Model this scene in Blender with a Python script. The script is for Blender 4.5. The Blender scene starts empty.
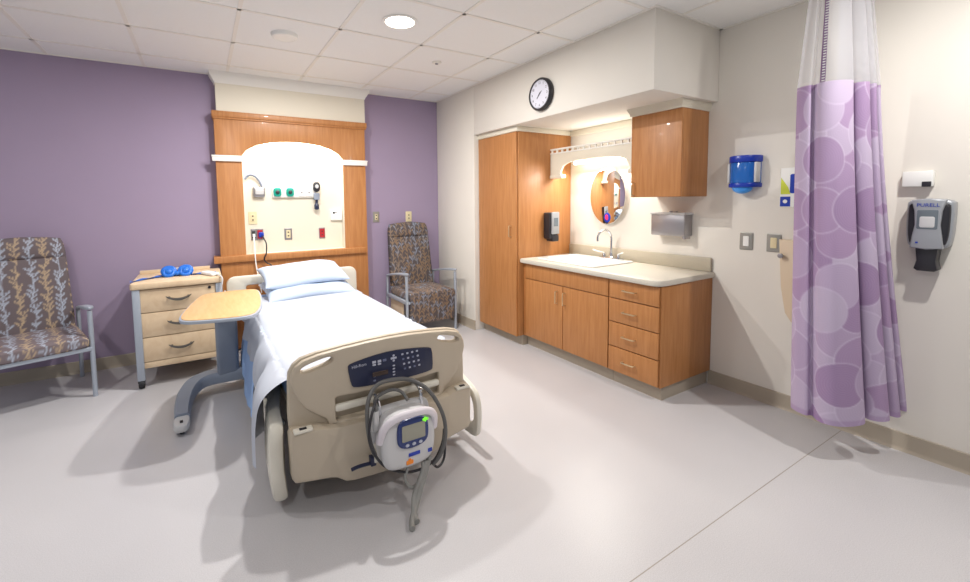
import bpy, bmesh, math, random
import numpy as np
from mathutils import Vector, Matrix
from mathutils.geometry import delaunay_2d_cdt
random.seed(7)
SC = bpy.context.scene
COL = SC.collection
PI = math.pi

# ------------------------------------------------------------------ materials
def lin(h):
    if isinstance(h, str):
        h = [int(h[i:i+2], 16)/255 for i in (0, 2, 4)]
    return [c/12.92 if c <= .04045 else ((c+.055)/1.055)**2.4 for c in h]

def mat(name, h, rough=.5, metal=0., spec=.5, emit=None, es=0., alpha=1., trans=0., noise=0., nscale=40., bump=0., coat=0., translucent=0.):
    m = bpy.data.materials.new(name); m.use_nodes = True
    nt = m.node_tree; b = nt.nodes['Principled BSDF']
    c = lin(h)
    b.inputs['Base Color'].default_value = (*c, 1)
    b.inputs['Roughness'].default_value = rough
    b.inputs['Metallic'].default_value = metal
    b.inputs['Specular IOR Level'].default_value = spec
    b.inputs['Alpha'].default_value = alpha
    b.inputs['Transmission Weight'].default_value = trans
    b.inputs['Coat Weight'].default_value = coat
    if emit:
        b.inputs['Emission Color'].default_value = (*lin(emit), 1); b.inputs['Emission Strength'].default_value = es
    if noise or bump:
        tc = nt.nodes.new('ShaderNodeTexCoord'); n = nt.nodes.new('ShaderNodeTexNoise')
        n.inputs['Scale'].default_value = nscale; n.inputs['Detail'].default_value = 4
        nt.links.new(tc.outputs['Object'], n.inputs['Vector'])
        if noise:
            mx = nt.nodes.new('ShaderNodeMix'); mx.data_type = 'RGBA'
            mx.inputs[6].default_value = (*[max(0, v*(1-noise)) for v in c], 1)
            mx.inputs[7].default_value = (*[min(1, v*(1+noise)) for v in c], 1)
            nt.links.new(n.outputs['Fac'], mx.inputs[0]); nt.links.new(mx.outputs[2], b.inputs['Base Color'])
        if bump:
            bp = nt.nodes.new('ShaderNodeBump'); bp.inputs['Strength'].default_value = bump; bp.inputs['Distance'].default_value = .01
            nt.links.new(n.outputs['Fac'], bp.inputs['Height']); nt.links.new(bp.outputs[0], b.inputs['Normal'])
    return m

def wood(name, h1, h2, rough=.45, scale=(9, 9, .7), coat=.05):
    m = mat(name, h1, rough, coat=coat); nt = m.node_tree; b = nt.nodes['Principled BSDF']
    tc = nt.nodes.new('ShaderNodeTexCoord'); mp = nt.nodes.new('ShaderNodeMapping'); mp.inputs['Scale'].default_value = scale
    n = nt.nodes.new('ShaderNodeTexNoise'); n.inputs['Scale'].default_value = 5; n.inputs['Detail'].default_value = 6; n.inputs['Distortion'].default_value = .6
    r = nt.nodes.new('ShaderNodeValToRGB'); r.color_ramp.elements[0].position = .3; r.color_ramp.elements[1].position = .7
    r.color_ramp.elements[0].color = (*lin(h1), 1); r.color_ramp.elements[1].color = (*lin(h2), 1)
    nt.links.new(tc.outputs['Object'], mp.inputs[0]); nt.links.new(mp.outputs[0], n.inputs['Vector'])
    nt.links.new(n.outputs['Fac'], r.inputs[0]); nt.links.new(r.outputs[0], b.inputs['Base Color'])
    return m

def painted(name, rough=.9, weave=0., sheen=0., attr='Col'):
    m = mat(name, 'ffffff', rough, spec=.25); nt = m.node_tree; b = nt.nodes['Principled BSDF']
    a = nt.nodes.new('ShaderNodeAttribute'); a.attribute_name = attr
    nt.links.new(a.outputs['Color'], b.inputs['Base Color'])
    b.inputs['Sheen Weight'].default_value = sheen
    if weave:
        tc = nt.nodes.new('ShaderNodeTexCoord'); n = nt.nodes.new('ShaderNodeTexNoise'); n.inputs['Scale'].default_value = 220
        bp = nt.nodes.new('ShaderNodeBump'); bp.inputs['Strength'].default_value = weave; bp.inputs['Distance'].default_value = .003
        nt.links.new(tc.outputs['Object'], n.inputs['Vector']); nt.links.new(n.outputs['Fac'], bp.inputs['Height']); nt.links.new(bp.outputs[0], b.inputs['Normal'])
    return m

M = {}
M['purple'] = mat('purple paint', '9e8fa7', .75, spec=.3, noise=.03, nscale=3, bump=.03)
M['cream'] = mat('cream wall paint', 'e1dcd3', .75, spec=.3, noise=.02, nscale=3)
M['creamtrim'] = mat('cream trim', 'ded7c6', .6)
M['whitetrim'] = mat('white trim', 'eceae4', .5)
M['baseb'] = mat('taupe vinyl base', 'aa9f8f', .55)
M['wood'] = wood('cherry veneer', 'a9703e', 'ba814e')
M['wooddark'] = wood('cherry edge', '9a6232', 'a97040')
M['maple'] = wood('maple laminate', 'd2b796', 'dcc4a4', scale=(4, 4, 3))
M['mapletop'] = wood('maple table top', 'c9a06c', 'd3ae7c', scale=(9, 1.2, 5))
M['tile'] = mat('ceiling tile', 'f0f0ee', .9, noise=.02, nscale=90)
M['tbar'] = mat('ceiling grid paint', 'ece9e2', .6)
M['beige'] = mat('bed beige plastic', 'bbae9b', .45)
M['bone'] = mat('bed ivory plastic', 'dcd7ca', .42)
M['navy'] = mat('navy panel', '1d2340', .35)
M['key'] = mat('panel key print', 'b9bccb', .5)
M['keyd'] = mat('panel key grey', '6d7390', .5)
M['lcd'] = mat('dark lcd', '4a3d38', .25)
M['grey'] = mat('grey metal paint', 'a9b1bd', .4, metal=.3)
M['bluegrey'] = mat('blue grey powder coat', '87909f', .45)
M['silver'] = mat('silver grey plastic', 'a3a6ab', .35, metal=.3)
M['lightgrey'] = mat('light grey plastic', 'c9c9c9', .4)
M['chrome'] = mat('chrome', 'd8dbe0', .12, metal=1.)
M['steel'] = mat('brushed steel', 'a3a0a3', .35, metal=.85)
M['nickel'] = mat('nickel pull', 'd6c3a0', .3, metal=.8)
M['darkpull'] = mat('dark nickel pull', '6f6b66', .35, metal=.7)
M['black'] = mat('black plastic', '25242a', .4)
M['rubber'] = mat('black rubber', '1e1f24', .7)
M['dark'] = mat('dark steel', '3c3b3c', .5, metal=.3)
M['white'] = mat('white plastic', 'eeeeea', .35)
M['porcelain'] = mat('white porcelain', 'f4f4f2', .12, coat=.4)
M['counter'] = mat('speckled laminate', 'cdc7ba', .35, noise=.12, nscale=160)
M['splash'] = mat('speckled splash laminate', 'b9b09d', .4, noise=.12, nscale=160)
M['sheet'] = mat('white bed linen', 'b9bec9', .9, spec=.2, bump=.08, nscale=9)
M['pillow'] = mat('pale blue pillowcase', 'bccadd', .9, spec=.2, bump=.12, nscale=12)
M['blanket'] = mat('light blue blanket', '9dbbe6', .9, spec=.2, bump=.1, nscale=12)
M['blue'] = mat('bright blue plastic', '1a68c8', .4)
M['bluedark'] = mat('dark blue plastic', '1738a8', .3)
M['bluetint'] = mat('translucent blue plastic', '2f7fe0', .15, trans=.35, alpha=.93)
M['bluelight'] = mat('light blue plastic', '3f9af0', .3)
M['teal'] = mat('green gas fitting', '0b9a86', .4)
M['red'] = mat('red outlet', 'b0202c', .4)
M['orange'] = mat('orange print', 'f08a2a', .5)
M['hose'] = mat('grey hose', '5e5d5c', .5)
M['hosel'] = mat('silver grey hose', '8d8c88', .45)
M['pumpbody'] = mat('pump housing', 'c9c8c9', .4)
M['pumptop'] = mat('pump handle', 'ddd6dc', .4)
M['pumpscr'] = mat('pump bezel blue', '25366f', .3)
M['lcdg'] = mat('pump lcd', '9a988a', .25)
M['led'] = mat('green led', '7be03c', .4, emit='7be03c', es=1.)
M['mirror'] = mat('mirror glass', 'f2f2f2', .01, metal=1.)
M['pink'] = mat('pink sticker', 'e0306a', .5)
M['clockface'] = mat('clock face', 'dcdce8', .4)
M['glass'] = mat('dark window plastic', '6c757c', .15)
M['yellow'] = mat('yellow green print', 'c8d23a', .5)
M['ivory'] = mat('ivory outlet', 'dccfa8', .45)
M['platemetal'] = mat('steel wall plate', '9c9a94', .4, metal=.5)
M['beigebox'] = mat('beige wall unit', 'd8c5ab', .5)
M['fabric'] = painted('chair fabric', .85, .25)
M['curtain'] = painted('curtain fabric', .8, .12)
M['lamp'] = mat('lamp diffuser', 'ffffff', .5, emit='fff4e2', es=14.)
M['tubeglow'] = mat('fluorescent tube', 'ffffff', .5, emit='fff0d4', es=9.)
# mesh top of the curtain
m = bpy.data.materials.new('curtain mesh netting'); m.use_nodes = True; nt = m.node_tree; nt.nodes.clear()
o = nt.nodes.new('ShaderNodeOutputMaterial'); mx = nt.nodes.new('ShaderNodeMixShader'); tr = nt.nodes.new('ShaderNodeBsdfTransparent')
df = nt.nodes.new('ShaderNodeBsdfDiffuse'); df.inputs[0].default_value = (.78, .78, .82, 1); tl = nt.nodes.new('ShaderNodeBsdfTranslucent'); tl.inputs[0].default_value = (.8, .8, .84, 1)
m2 = nt.nodes.new('ShaderNodeMixShader'); m2.inputs[0].default_value = .4; nt.links.new(df.outputs[0], m2.inputs[1]); nt.links.new(tl.outputs[0], m2.inputs[2])
mx.inputs[0].default_value = .40; nt.links.new(tr.outputs[0], mx.inputs[1]); nt.links.new(m2.outputs[0], mx.inputs[2]); nt.links.new(mx.outputs[0], o.inputs[0])
M['netting'] = m
# floor
m = mat('speckled sheet vinyl', 'c6bfb9', .34, spec=.45); nt = m.node_tree; b = nt.nodes['Principled BSDF']
g = nt.nodes.new('ShaderNodeNewGeometry'); n1 = nt.nodes.new('ShaderNodeTexNoise'); n1.inputs['Scale'].default_value = 260; n1.inputs['Detail'].default_value = 3
n2 = nt.nodes.new('ShaderNodeTexNoise'); n2.inputs['Scale'].default_value = 1.6
nt.links.new(g.outputs['Position'], n1.inputs['Vector']); nt.links.new(g.outputs['Position'], n2.inputs['Vector'])
ad = nt.nodes.new('ShaderNodeMath'); ad.operation = 'MULTIPLY_ADD'; ad.inputs[1].default_value = .35; nt.links.new(n2.outputs['Fac'], ad.inputs[0]); nt.links.new(n1.outputs['Fac'], ad.inputs[2])
r = nt.nodes.new('ShaderNodeValToRGB'); r.color_ramp.elements[0].position = .45; r.color_ramp.elements[1].position = .9
r.color_ramp.elements[0].color = (*lin('b4b2b4'), 1); r.color_ramp.elements[1].color = (*lin('c8c6c8'), 1); nt.links.new(ad.outputs[0], r.inputs[0])
sx = nt.nodes.new('ShaderNodeSeparateXYZ'); nt.links.new(g.outputs['Position'], sx.inputs[0])
s1 = nt.nodes.new('ShaderNodeMath'); s1.operation = 'ADD'; s1.inputs[1].default_value = 3.607; nt.links.new(sx.outputs[1], s1.inputs[0])
s2 = nt.nodes.new('ShaderNodeMath'); s2.operation = 'ABSOLUTE'; nt.links.new(s1.outputs[0], s2.inputs[0])
s3 = nt.nodes.new('ShaderNodeMath'); s3.operation = 'LESS_THAN'; s3.inputs[1].default_value = .0022; nt.links.new(s2.outputs[0], s3.inputs[0])
mx = nt.nodes.new('ShaderNodeMix'); mx.data_type = 'RGBA'; mx.inputs[7].default_value = (*lin('968f88'), 1)
nt.links.new(s3.outputs[0], mx.inputs[0]); nt.links.new(r.outputs[0], mx.inputs[6]); nt.links.new(mx.outputs[2], b.inputs['Base Color'])
M['floor'] = m

# ------------------------------------------------------------------ mesh builder
def frame(o, r, u):
    r = Vector(r).normalized(); u = Vector(u).normalized(); n = r.cross(u).normalized(); u = n.cross(r)
    return Matrix(((r.x, u.x, n.x, o[0]), (r.y, u.y, n.y, o[1]), (r.z, u.z, n.z, o[2]), (0, 0, 0, 1)))

def FRONT(y, x=0, z=0):   # faces the viewer side (-y): u -> +x, v -> +z
    return frame((x, y, z), (1, 0, 0), (0, 0, 1))
def WEST(x, y=0, z=0):    # on the right-hand wall, faces -x: u -> -y, v -> +z
    return frame((x, y, z), (0, -1, 0), (0, 0, 1))
def UP(z, x=0, y=0):
    return frame((x, y, z), (1, 0, 0), (0, 1, 0))

def catmull(p, n=6, closed=False):
    p = [Vector(q) for q in p]; out = []; N = len(p)
    rng = range(N if closed else N-1)
    for i in rng:
        if closed: a, b, c, d = p[(i-1) % N], p[i], p[(i+1) % N], p[(i+2) % N]
        else: a, b, c, d = p[max(i-1, 0)], p[i], p[i+1], p[min(i+2, N-1)]
        for k in range(n):
            t = k/n
            out.append(.5*((2*b)+(c-a)*t+(2*a-5*b+4*c-d)*t*t+(3*b-a-3*c+d)*t**3))
    if not closed: out.append(p[-1])
    return out

def rrect(x0, x1, y0, y1, r, n=5):
    if not isinstance(r, (list, tuple)): r = [r]*4
    pts = []
    for (cx, cy, a, rr) in ((x1-r[0], y0+r[0], -90, r[0]), (x1-r[1], y1-r[1], 0, r[1]), (x0+r[2], y1-r[2], 90, r[2]), (x0+r[3], y0+r[3], 180, r[3])):
        if rr < 1e-6: pts.append((cx, cy)); continue
        for k in range(n+1):
            t = math.radians(a+90*k/n); pts.append((cx+rr*math.cos(t), cy+rr*math.sin(t)))
    return pts

def ell(cx, cy, a, b, n=32, rot=0, p=2.):
    out = []
    for k in range(n):
        t = 2*PI*k/n; c, s = math.cos(t), math.sin(t)
        x = a*math.copysign(abs(c)**(2/p), c); y = b*math.copysign(abs(s)**(2/p), s)
        out.append((cx+x*math.cos(rot)-y*math.sin(rot), cy+x*math.sin(rot)+y*math.cos(rot)))
    return out

def soften(p, k=2):
    for _ in range(k):
        q = []
        for i in range(len(p)):
            a, b = p[i], p[(i+1) % len(p)]
            q += [(a[0]*.75+b[0]*.25, a[1]*.75+b[1]*.25), (a[0]*.25+b[0]*.75, a[1]*.25+b[1]*.75)]
        p = q
    return p

def area2(p): return sum(p[i][0]*p[(i+1) % len(p)][1]-p[(i+1) % len(p)][0]*p[i][1] for i in range(len(p)))

class B:
    def __init__(s): s.bm = bmesh.new()
    def merge(s, tb, mi=0, X=None):
        if X is not None: tb.transform(X)
        for f in tb.faces: f.material_index = mi
        me = bpy.data.meshes.new('t'); tb.to_mesh(me); tb.free(); s.bm.from_mesh(me); bpy.data.meshes.remove(me); return s
    def box(s, x0, x1, y0, y1, z0, z1, b=0., seg=2, mi=0, X=None):
        tb = bmesh.new(); bmesh.ops.create_cube(tb, size=1)
        tb.transform(Matrix.Translation(((x0+x1)/2, (y0+y1)/2, (z0+z1)/2)) @ Matrix.Diagonal((abs(x1-x0), abs(y1-y0), abs(z1-z0), 1)))
        if b: bmesh.ops.bevel(tb, geom=tb.edges[:], offset=b, segments=seg, affect='EDGES', profile=.5)
        return s.merge(tb, mi, X)
    def plate(s, outer, holes=(), t=.02, r=.004, X=None, mi=0, seg=2, cuts=None, warp=None, back=True):
        loops = []
        o = list(outer);  o = o if area2(o) > 0 else o[::-1]; loops.append(o)
        for h in holes:
            h = list(h); loops.append(h if area2(h) < 0 else h[::-1])
        tb = bmesh.new()
        prof = [(r*(1-math.sin(k*PI/2/seg)), r*(1-math.cos(k*PI/2/seg))) for k in range(seg+1)] if r else [(0, 0)]
        prof2 = [(a, t-d) for a, d in prof[::-1]] if (r and back) else [(0, t)]
        prof = prof+prof2
        caps = ([], [])
        for L in loops:
            n = len(L); nor = []
            for i in range(n):
                a, b_, c = Vector(L[i-1]), Vector(L[i]), Vector(L[(i+1) % n])
                d1, d2 = (b_-a), (c-b_)
                d1 = d1.normalized() if d1.length > 1e-9 else d2.normalized(); d2 = d2.normalized() if d2.length > 1e-9 else d1
                n1, n2 = Vector((-d1.y, d1.x)), Vector((-d2.y, d2.x)); m_ = n1+n2
                m_ = m_.normalized() if m_.length > 1e-6 else n1
                nor.append(m_/max(.4, m_.dot(n1)))
            prev = None
            for k, (a, d) in enumerate(prof):
                vs = [tb.verts.new((L[i][0]+nor[i].x*a, L[i][1]+nor[i].y*a, -d)) for i in range(n)]
                if prev:
                    for i in range(n): tb.faces.new((prev[i], prev[(i+1) % n], vs[(i+1) % n], vs[i]))
                if k == 0: first = vs
                prev = vs
            caps[0].extend(first); caps[1].extend(prev)
        for vl in caps:
            co = [v.co.xy for v in vl]; ed = []; k0 = 0
            for L in loops:
                n = len(L); ed += [(k0+i, k0+(i+1) % n) for i in range(n)]; k0 += n
            res = delaunay_2d_cdt(co, ed, [], 0, 1e-6)
            vm = [vl[o[0]] if o else None for o in res[3]]
            for f in res[2]:
                fv = [vm[i] for i in f]
                if None in fv or len(set(fv)) != len(fv): continue
                mx_ = sum(v.co.x for v in fv)/len(fv); my_ = sum(v.co.y for v in fv)/len(fv); odd = False
                for i, j in ed:
                    p, q = co[i], co[j]
                    if (p.y > my_) != (q.y > my_) and mx_ < p.x+(my_-p.y)/(q.y-p.y)*(q.x-p.x): odd = not odd
                if odd: tb.faces.new(fv)
        if cuts:
            for (ax, v) in cuts:
                co = [0, 0, 0]; no = [0, 0, 0]; co[ax] = v; no[ax] = 1
                bmesh.ops.bisect_plane(tb, geom=tb.verts[:]+tb.edges[:]+tb.faces[:], plane_co=co, plane_no=no)
        if warp:
            for v in tb.verts: v.co = Vector(warp(v.co))
        bmesh.ops.recalc_face_normals(tb, faces=tb.faces[:])
        return s.merge(tb, mi, X)
    def tube(s, pts, r, n=8, closed=False, res=5, mi=0, X=None, flat=1., caps=True, smooth=True):
        P = catmull(pts, res, closed) if smooth else [Vector(p) for p in pts]
        tb = bmesh.new(); N = len(P); T = []
        for i in range(N):
            a = P[(i-1) % N] if (closed or i) else P[0]; b = P[(i+1) % N] if (closed or i < N-1) else P[-1]
            d = b-a; T.append(d.normalized() if d.length > 1e-9 else Vector((0, 0, 1)))
        u = T[0].orthogonal().normalized()
        if abs(T[0].z) < .9: u = (Vector((0, 0, 1))-T[0]*T[0].z).normalized()
        rings = []
        for i in range(N):
            u = (u-T[i]*u.dot(T[i])).normalized(); v = T[i].cross(u)
            rr = r(i/(N-1)) if callable(r) else r
            rings.append([tb.verts.new(P[i]+u*math.cos(2*PI*k/n)*rr*flat+v*math.sin(2*PI*k/n)*rr) for k in range(n)])
        for i in range(N if closed else N-1):
            A, C = rings[i], rings[(i+1) % N]
            for k in range(n): tb.faces.new((A[k], A[(k+1) % n], C[(k+1) % n], C[k]))
        if caps and not closed:
            tb.faces.new(rings[0][::-1]); tb.faces.new(rings[-1])
        bmesh.ops.recalc_face_normals(tb, faces=tb.faces[:])
        return s.merge(tb, mi, X)
    def lathe(s, prof, X=None, n=32, mi=0, arc=2*PI):
        tb = bmesh.new(); rings = []
        for (r, z) in prof:
            if r < 1e-6: rings.append([tb.verts.new((0, 0, z))])
            else: rings.append([tb.verts.new((r*math.cos(2*PI*k/n), r*math.sin(2*PI*k/n), z)) for k in range(n)])
        for A, C in zip(rings, rings[1:]):
            for k in range(n):
                if len(A) == 1 and len(C) == 1: continue
                if len(A) == 1: tb.faces.new((A[0], C[(k+1) % n], C[k]))
                elif len(C) == 1: tb.faces.new((A[k], A[(k+1) % n], C[0]))
                else: tb.faces.new((A[k], A[(k+1) % n], C[(k+1) % n], C[k]))
        for R in (rings[0], rings[-1]):
            if len(R) > 1 and prof[0] != prof[-1]: tb.faces.new(R)
        bmesh.ops.remove_doubles(tb, verts=tb.verts[:], dist=1e-6)
        bmesh.ops.recalc_face_normals(tb, faces=tb.faces[:])
        return s.merge(tb, mi, X)
    def sphere(s, c, rx, ry, rz, mi=0, seg=20, X=None):
        tb = bmesh.new(); bmesh.ops.create_uvsphere(tb, u_segments=seg, v_segments=seg//2, radius=1)
        tb.transform(Matrix.Translation(c) @ Matrix.Diagonal((rx, ry, rz, 1)))
        return s.merge(tb, mi, X)
    def grid(s, fn, nu, nv, mi=0, X=None, closed_u=False):
        tb = bmesh.new(); V = [[tb.verts.new(fn(i/nu, j/nv)) for i in range(nu+(0 if closed_u else 1))] for j in range(nv+1)]
        m_ = nu if closed_u else nu
        for j in range(nv):
            for i in range(m_):
                k = (i+1) % nu if closed_u else i+1
                tb.faces.new((V[j][i], V[j][k], V[j+1][k], V[j+1][i]))
        return s.merge(tb, mi, X)
    def text(s, txt, size, X, depth=.0006, mi=0, align='CENTER'):
        cu = bpy.data.curves.new('txt', 'FONT'); cu.body = txt; cu.size = size; cu.extrude = depth; cu.align_x = align; cu.align_y = 'CENTER'; cu.resolution_u = 2
        ob = bpy.data.objects.new('txt', cu); COL.objects.link(ob); bpy.context.view_layer.update()
        me = bpy.data.meshes.new_from_object(ob.evaluated_get(bpy.context.evaluated_depsgraph_get()))
        bpy.data.objects.remove(ob); bpy.data.curves.remove(cu)
        tb = bmesh.new(); tb.from_mesh(me); bpy.data.meshes.remove(me)
        return s.merge(tb, mi, X)
    def pad(s, fw, v0, v1, T, nu=40, nv=60, X=None, mi=0, pu=5., pv=8., dome=.25):
        """closed upholstered pad; fw(v) half width, thickness T, u across, v along, w outwards"""
        def side(sg):
            def f(a, b_):
                u = -math.cos(PI*a); v = -math.cos(PI*b_)
                e = max(0, 1-abs(u)**pu)**(1/pu)*max(0, 1-abs(v)**pv)**(1/pv)
                w = sg*T/2*e*(1+(dome*(1-u*u)*(1-v*v) if sg > 0 else 0))
                vv = v0+(v1-v0)*(v+1)/2
                return (u*fw(vv), vv, w)
            return f
        tb = bmesh.new()
        for sg in (1, -1):
            f = side(sg); V = [[tb.verts.new(f(i/nu, j/nv)) for i in range(nu+1)] for j in range(nv+1)]
            for j in range(nv):
                for i in range(nu):
                    q = (V[j][i], V[j][i+1], V[j+1][i+1], V[j+1][i]); tb.faces.new(q if sg > 0 else q[::-1])
        bmesh.ops.remove_doubles(tb, verts=tb.verts[:], dist=1e-5)
        return s.merge(tb, mi, X)

def finish(name, b, mats, angle=38):
    me = bpy.data.meshes.new(name)
    bm = b.bm
    bm.to_mesh(me); bm.free()
    for m_ in (mats if isinstance(mats, (list, tuple)) else [mats]): me.materials.append(M[m_] if isinstance(m_, str) else m_)
    me.polygons.foreach_set('use_smooth', [True]*len(me.polygons))
    me.set_sharp_from_angle(angle=math.radians(angle))
    o = bpy.data.objects.new(name, me); COL.objects.link(o)
    return o

class Thing:
    def __init__(s, name, label, cat, loc=(0, 0, 0), rotz=0., group=None, kind=None):
        s.o = bpy.data.objects.new(name, None); s.o.empty_display_size = .1; COL.objects.link(s.o)
        s.o.location = loc; s.o.rotation_euler = (0, 0, rotz)
        if label: s.o['label'] = label; s.o['category'] = cat
        if group: s.o['group'] = group
        if kind: s.o['kind'] = kind
        s.Mi = (Matrix.Translation(loc) @ Matrix.Rotation(rotz, 4, 'Z')).inverted()
    def part(s, name, b, mats, parent=None, local=False, label=None, angle=38):
        if not local: b.bm.transform(s.Mi)
        o = finish(name, b, mats, angle); o.parent = parent or s.o
        if label: o['label'] = label
        return o

def solo(name, b, mats, label, cat, group=None, kind=None, angle=38):
    b.bm.verts.ensure_lookup_table()
    P = [v.co for v in b.bm.verts]
    c = Vector(((min(p.x for p in P)+max(p.x for p in P))/2, (min(p.y for p in P)+max(p.y for p in P))/2, min(p.z for p in P)))
    b.bm.transform(Matrix.Translation(-c))
    o = finish(name, b, mats, angle); o.location = c
    if label: o['label'] = label; o['category'] = cat
    if group: o['group'] = group
    if kind: o['kind'] = kind
    return o
def struct(name, b, mats, angle=38):
    o = finish(name, b, mats, angle); o['kind'] = 'structure'; return o

def paint(o, fn):
    me = o.data; n = len(me.vertices); co = np.empty(n*3); me.vertices.foreach_get('co', co); co = co.reshape(-1, 3)
    c = np.ones((n, 4)); c[:, :3] = fn(co)
    a = me.color_attributes.new('Col', 'FLOAT_COLOR', 'POINT'); a.data.foreach_set('color', c.ravel())

# ------------------------------------------------------------------ the room shell
H = 2.54; WX = .73
struct('floor', B().box(-6, WX+.1, -7.5, .1, -.1, 0), 'floor')
ce = struct('ceiling', B().box(-6, WX+.1, -7.5, .1, H, H+.1), 'tile')
gb = B()
for i in range(-7, 5):
    x = -2.186+.61*i
    if x < WX: gb.box(x-.012, x+.012, -7.4, -.001, H-.004, H+.001)
for j in range(-1, 11):
    y = -.96-.61*j
    gb.box(-5.95, WX, y-.012, y+.012, H-.004, H+.001)
gb.box(-5.95, 0, -.02, 0, H-.006, H+.001); gb.box(-.02, 0, -2.86, 0, H-.006, H+.001); gb.box(WX-.02, WX, -7.4, -2.84, H-.006, H+.001); gb.box(0, WX, -2.86, -2.84, H-.006, H+.001)
g = finish('ceiling_grid', gb, 'tbar'); g.parent = ce
struct('wall_back', B().box(-6, WX+.1, 0, .1, 0, H), 'purple')
struct('wall_corner', B().box(0, WX+.1, -.80, -.0005, 0, H, .006), 'cream')
struct('wall_right', B().box(WX, WX+.1, -7.5, -.80, 0, H), 'cream')
struct('wall_soffit', B().box(0, WX, -2.84, -.80, 2.044, H, .005), 'cream')

def base_strip(p, q, nrm, name, h=.1):
    """cove base along p->q on the floor; nrm = direction out of the wall"""
    p, q, nv = Vector((*p, 0)), Vector((*q, 0)), Vector((*nrm, 0))
    b = B(); prof = [(0, 0), (.016, 0), (.013, .004), (.008, .012), (.006, .02), (.006, h-.004), (.002, h), (0, h)]
    tb = b.bm; R = []
    for P in (p, q): R.append([tb.verts.new(P+nv*a+Vector((0, 0, z))) for a, z in prof])
    n = len(prof)
    for i in range(n): tb.faces.new((R[0][i], R[0][(i+1) % n], R[1][(i+1) % n], R[1][i]))
    tb.faces.new(R[0]); tb.faces.new(R[1]); bmesh.ops.recalc_face_normals(tb, faces=tb.faces[:])
    return struct(name, b, 'baseb')
base_strip((-6, 0), (-2.34, 0), (0, -1), 'baseboard_back')
base_strip((-.90, 0), (0, 0), (0, -1), 'baseboard_back_corner')
base_strip((0, 0), (0, -.80), (-1, 0), 'baseboard_corner')
base_strip((WX, -2.83), (WX, -7.5), (-1, 0), 'baseboard_right')
# trim under the soffit, above the tall and the hanging cabinets
cb = B(); cb.box(.045, WX, -1.445, -.801, 1.997, 2.0445, .006)
struct('trim_1', cb, 'creamtrim')
cb = B(); cb.box(.385, WX, -2.79, -2.375, 1.987, 2.0, .003)
for k in range(5): cb.box(.385-.004*k, WX, -2.79-.003*k, -2.375+.004*k, 2.0+.009*k, 2.0085+.009*k)
struct('trim_2', cb, 'creamtrim')
cb = B(); cb.box(WX-.02, WX, -2.375, -1.445, 1.985, 2.0445, .008)
struct('trim_3', cb, 'creamtrim')

# ------------------------------------------------------------------ headwall
hw = Thing('headwall_panel', 'cherry wood headwall with arched lit recess and cream header, behind the bed', 'headwall', (-1.62, -.06, 0))
b = B(); b.box(-2.285, -.918, -.11, -.001, 2.19, 2.47); hw.part('header', b, 'creamtrim')
b = B(); tb = b.bm
prof = [(0, 2.445), (.005, 2.445), (.009, 2.458), (.018, 2.472), (.034, 2.498), (.044, 2.518), (.047, 2.539), (0, 2.539)]
R = []
for (x, y, nx, ny) in ((-2.285, -.001, -1, 0), (-2.285, -.11, -1, -1), (-.918, -.11, 1, -1), (-.918, -.001, 1, 0)):
    R.append([tb.verts.new((x+nx*a, y+ny*a, z)) for a, z in prof])
k = len(prof)
for A, C in zip(R, R[1:]):
    for i in range(k): tb.faces.new((A[i], A[(i+1) % k], C[(i+1) % k], C[i]))
bmesh.ops.recalc_face_normals(tb, faces=tb.faces[:])
hw.part('crown_moulding', b, 'whitetrim')
# wood face with arched opening
NX0, NX1, NZ0, SPR, PK = -2.10, -1.165, .895, 1.81, 1.957
arch = []
for i in range(25):
    t = -1+2*i/24; x = (NX0+NX1)/2+t*(NX1-NX0)/2
    arch.append((x, SPR+(PK-SPR)*max(0, 1-abs(t)**2.3)**.62))
hole = [(NX0, NZ0), (NX1, NZ0)]+arch[::-1][:]
b = B(); b.plate([(-2.31, .02), (-.928, .02), (-.928, 2.17), (-2.31, 2.17)], [hole], .018, .003, FRONT(-.12)); hw.part('wood_face', b, 'wood')
for x0, x1 in ((-2.31, -2.29), (-.948, -.928)): hw.part('side_return', B().box(x0, x1, -.102, -.001, .02, 2.17), 'wood')
b = B()
b.box(NX0-.012, NX0, -.101, -.003, NZ0, 2.1); b.box(NX1, NX1+.012, -.101, -.003, NZ0, 2.1); b.box(NX0-.012, NX1+.012, -.101, -.003, NZ0-.012, NZ0); b.box(NX0-.012, NX1+.012, -.101, -.003, 2.1, 2.112); b.box(NX0-.012, NX1+.012, -.006, -.001, NZ0-.012, 2.112)
hw.part('recess_lining', b, 'creamtrim')
b = B(); b.box(-2.325, -.908, -.14, -.001, 2.145, 2.198, .006); b.box(-2.318, -.914, -.132, -.001, 2.128, 2.146, .005); hw.part('cap_rail', b, 'wood')
for x0, x1 in ((-2.338, NX0+.005), (NX1-.005, -.915)):
    b = B(); b.box(x0, x1, -.145, -.119, 1.752, 1.806, .006); b.box(x0-.004, x1+.004, -.15, -.119, 1.79, 1.806, .004); hw.part('side_rail', b, 'whitetrim', label='white painted horizontal rail')
b = B(); b.box(-2.365, -.952, -.15, -.001, .832, .893, .007); hw.part('ledge_rail', b, 'wood')
b = B(); b.tube([(NX0+.06, -.06, 2.03), (NX1-.06, -.06, 2.03)], .014, smooth=False); hw.part('lamp_tube', b, 'tubeglow', label='hidden fluorescent tube above the arch')

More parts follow.
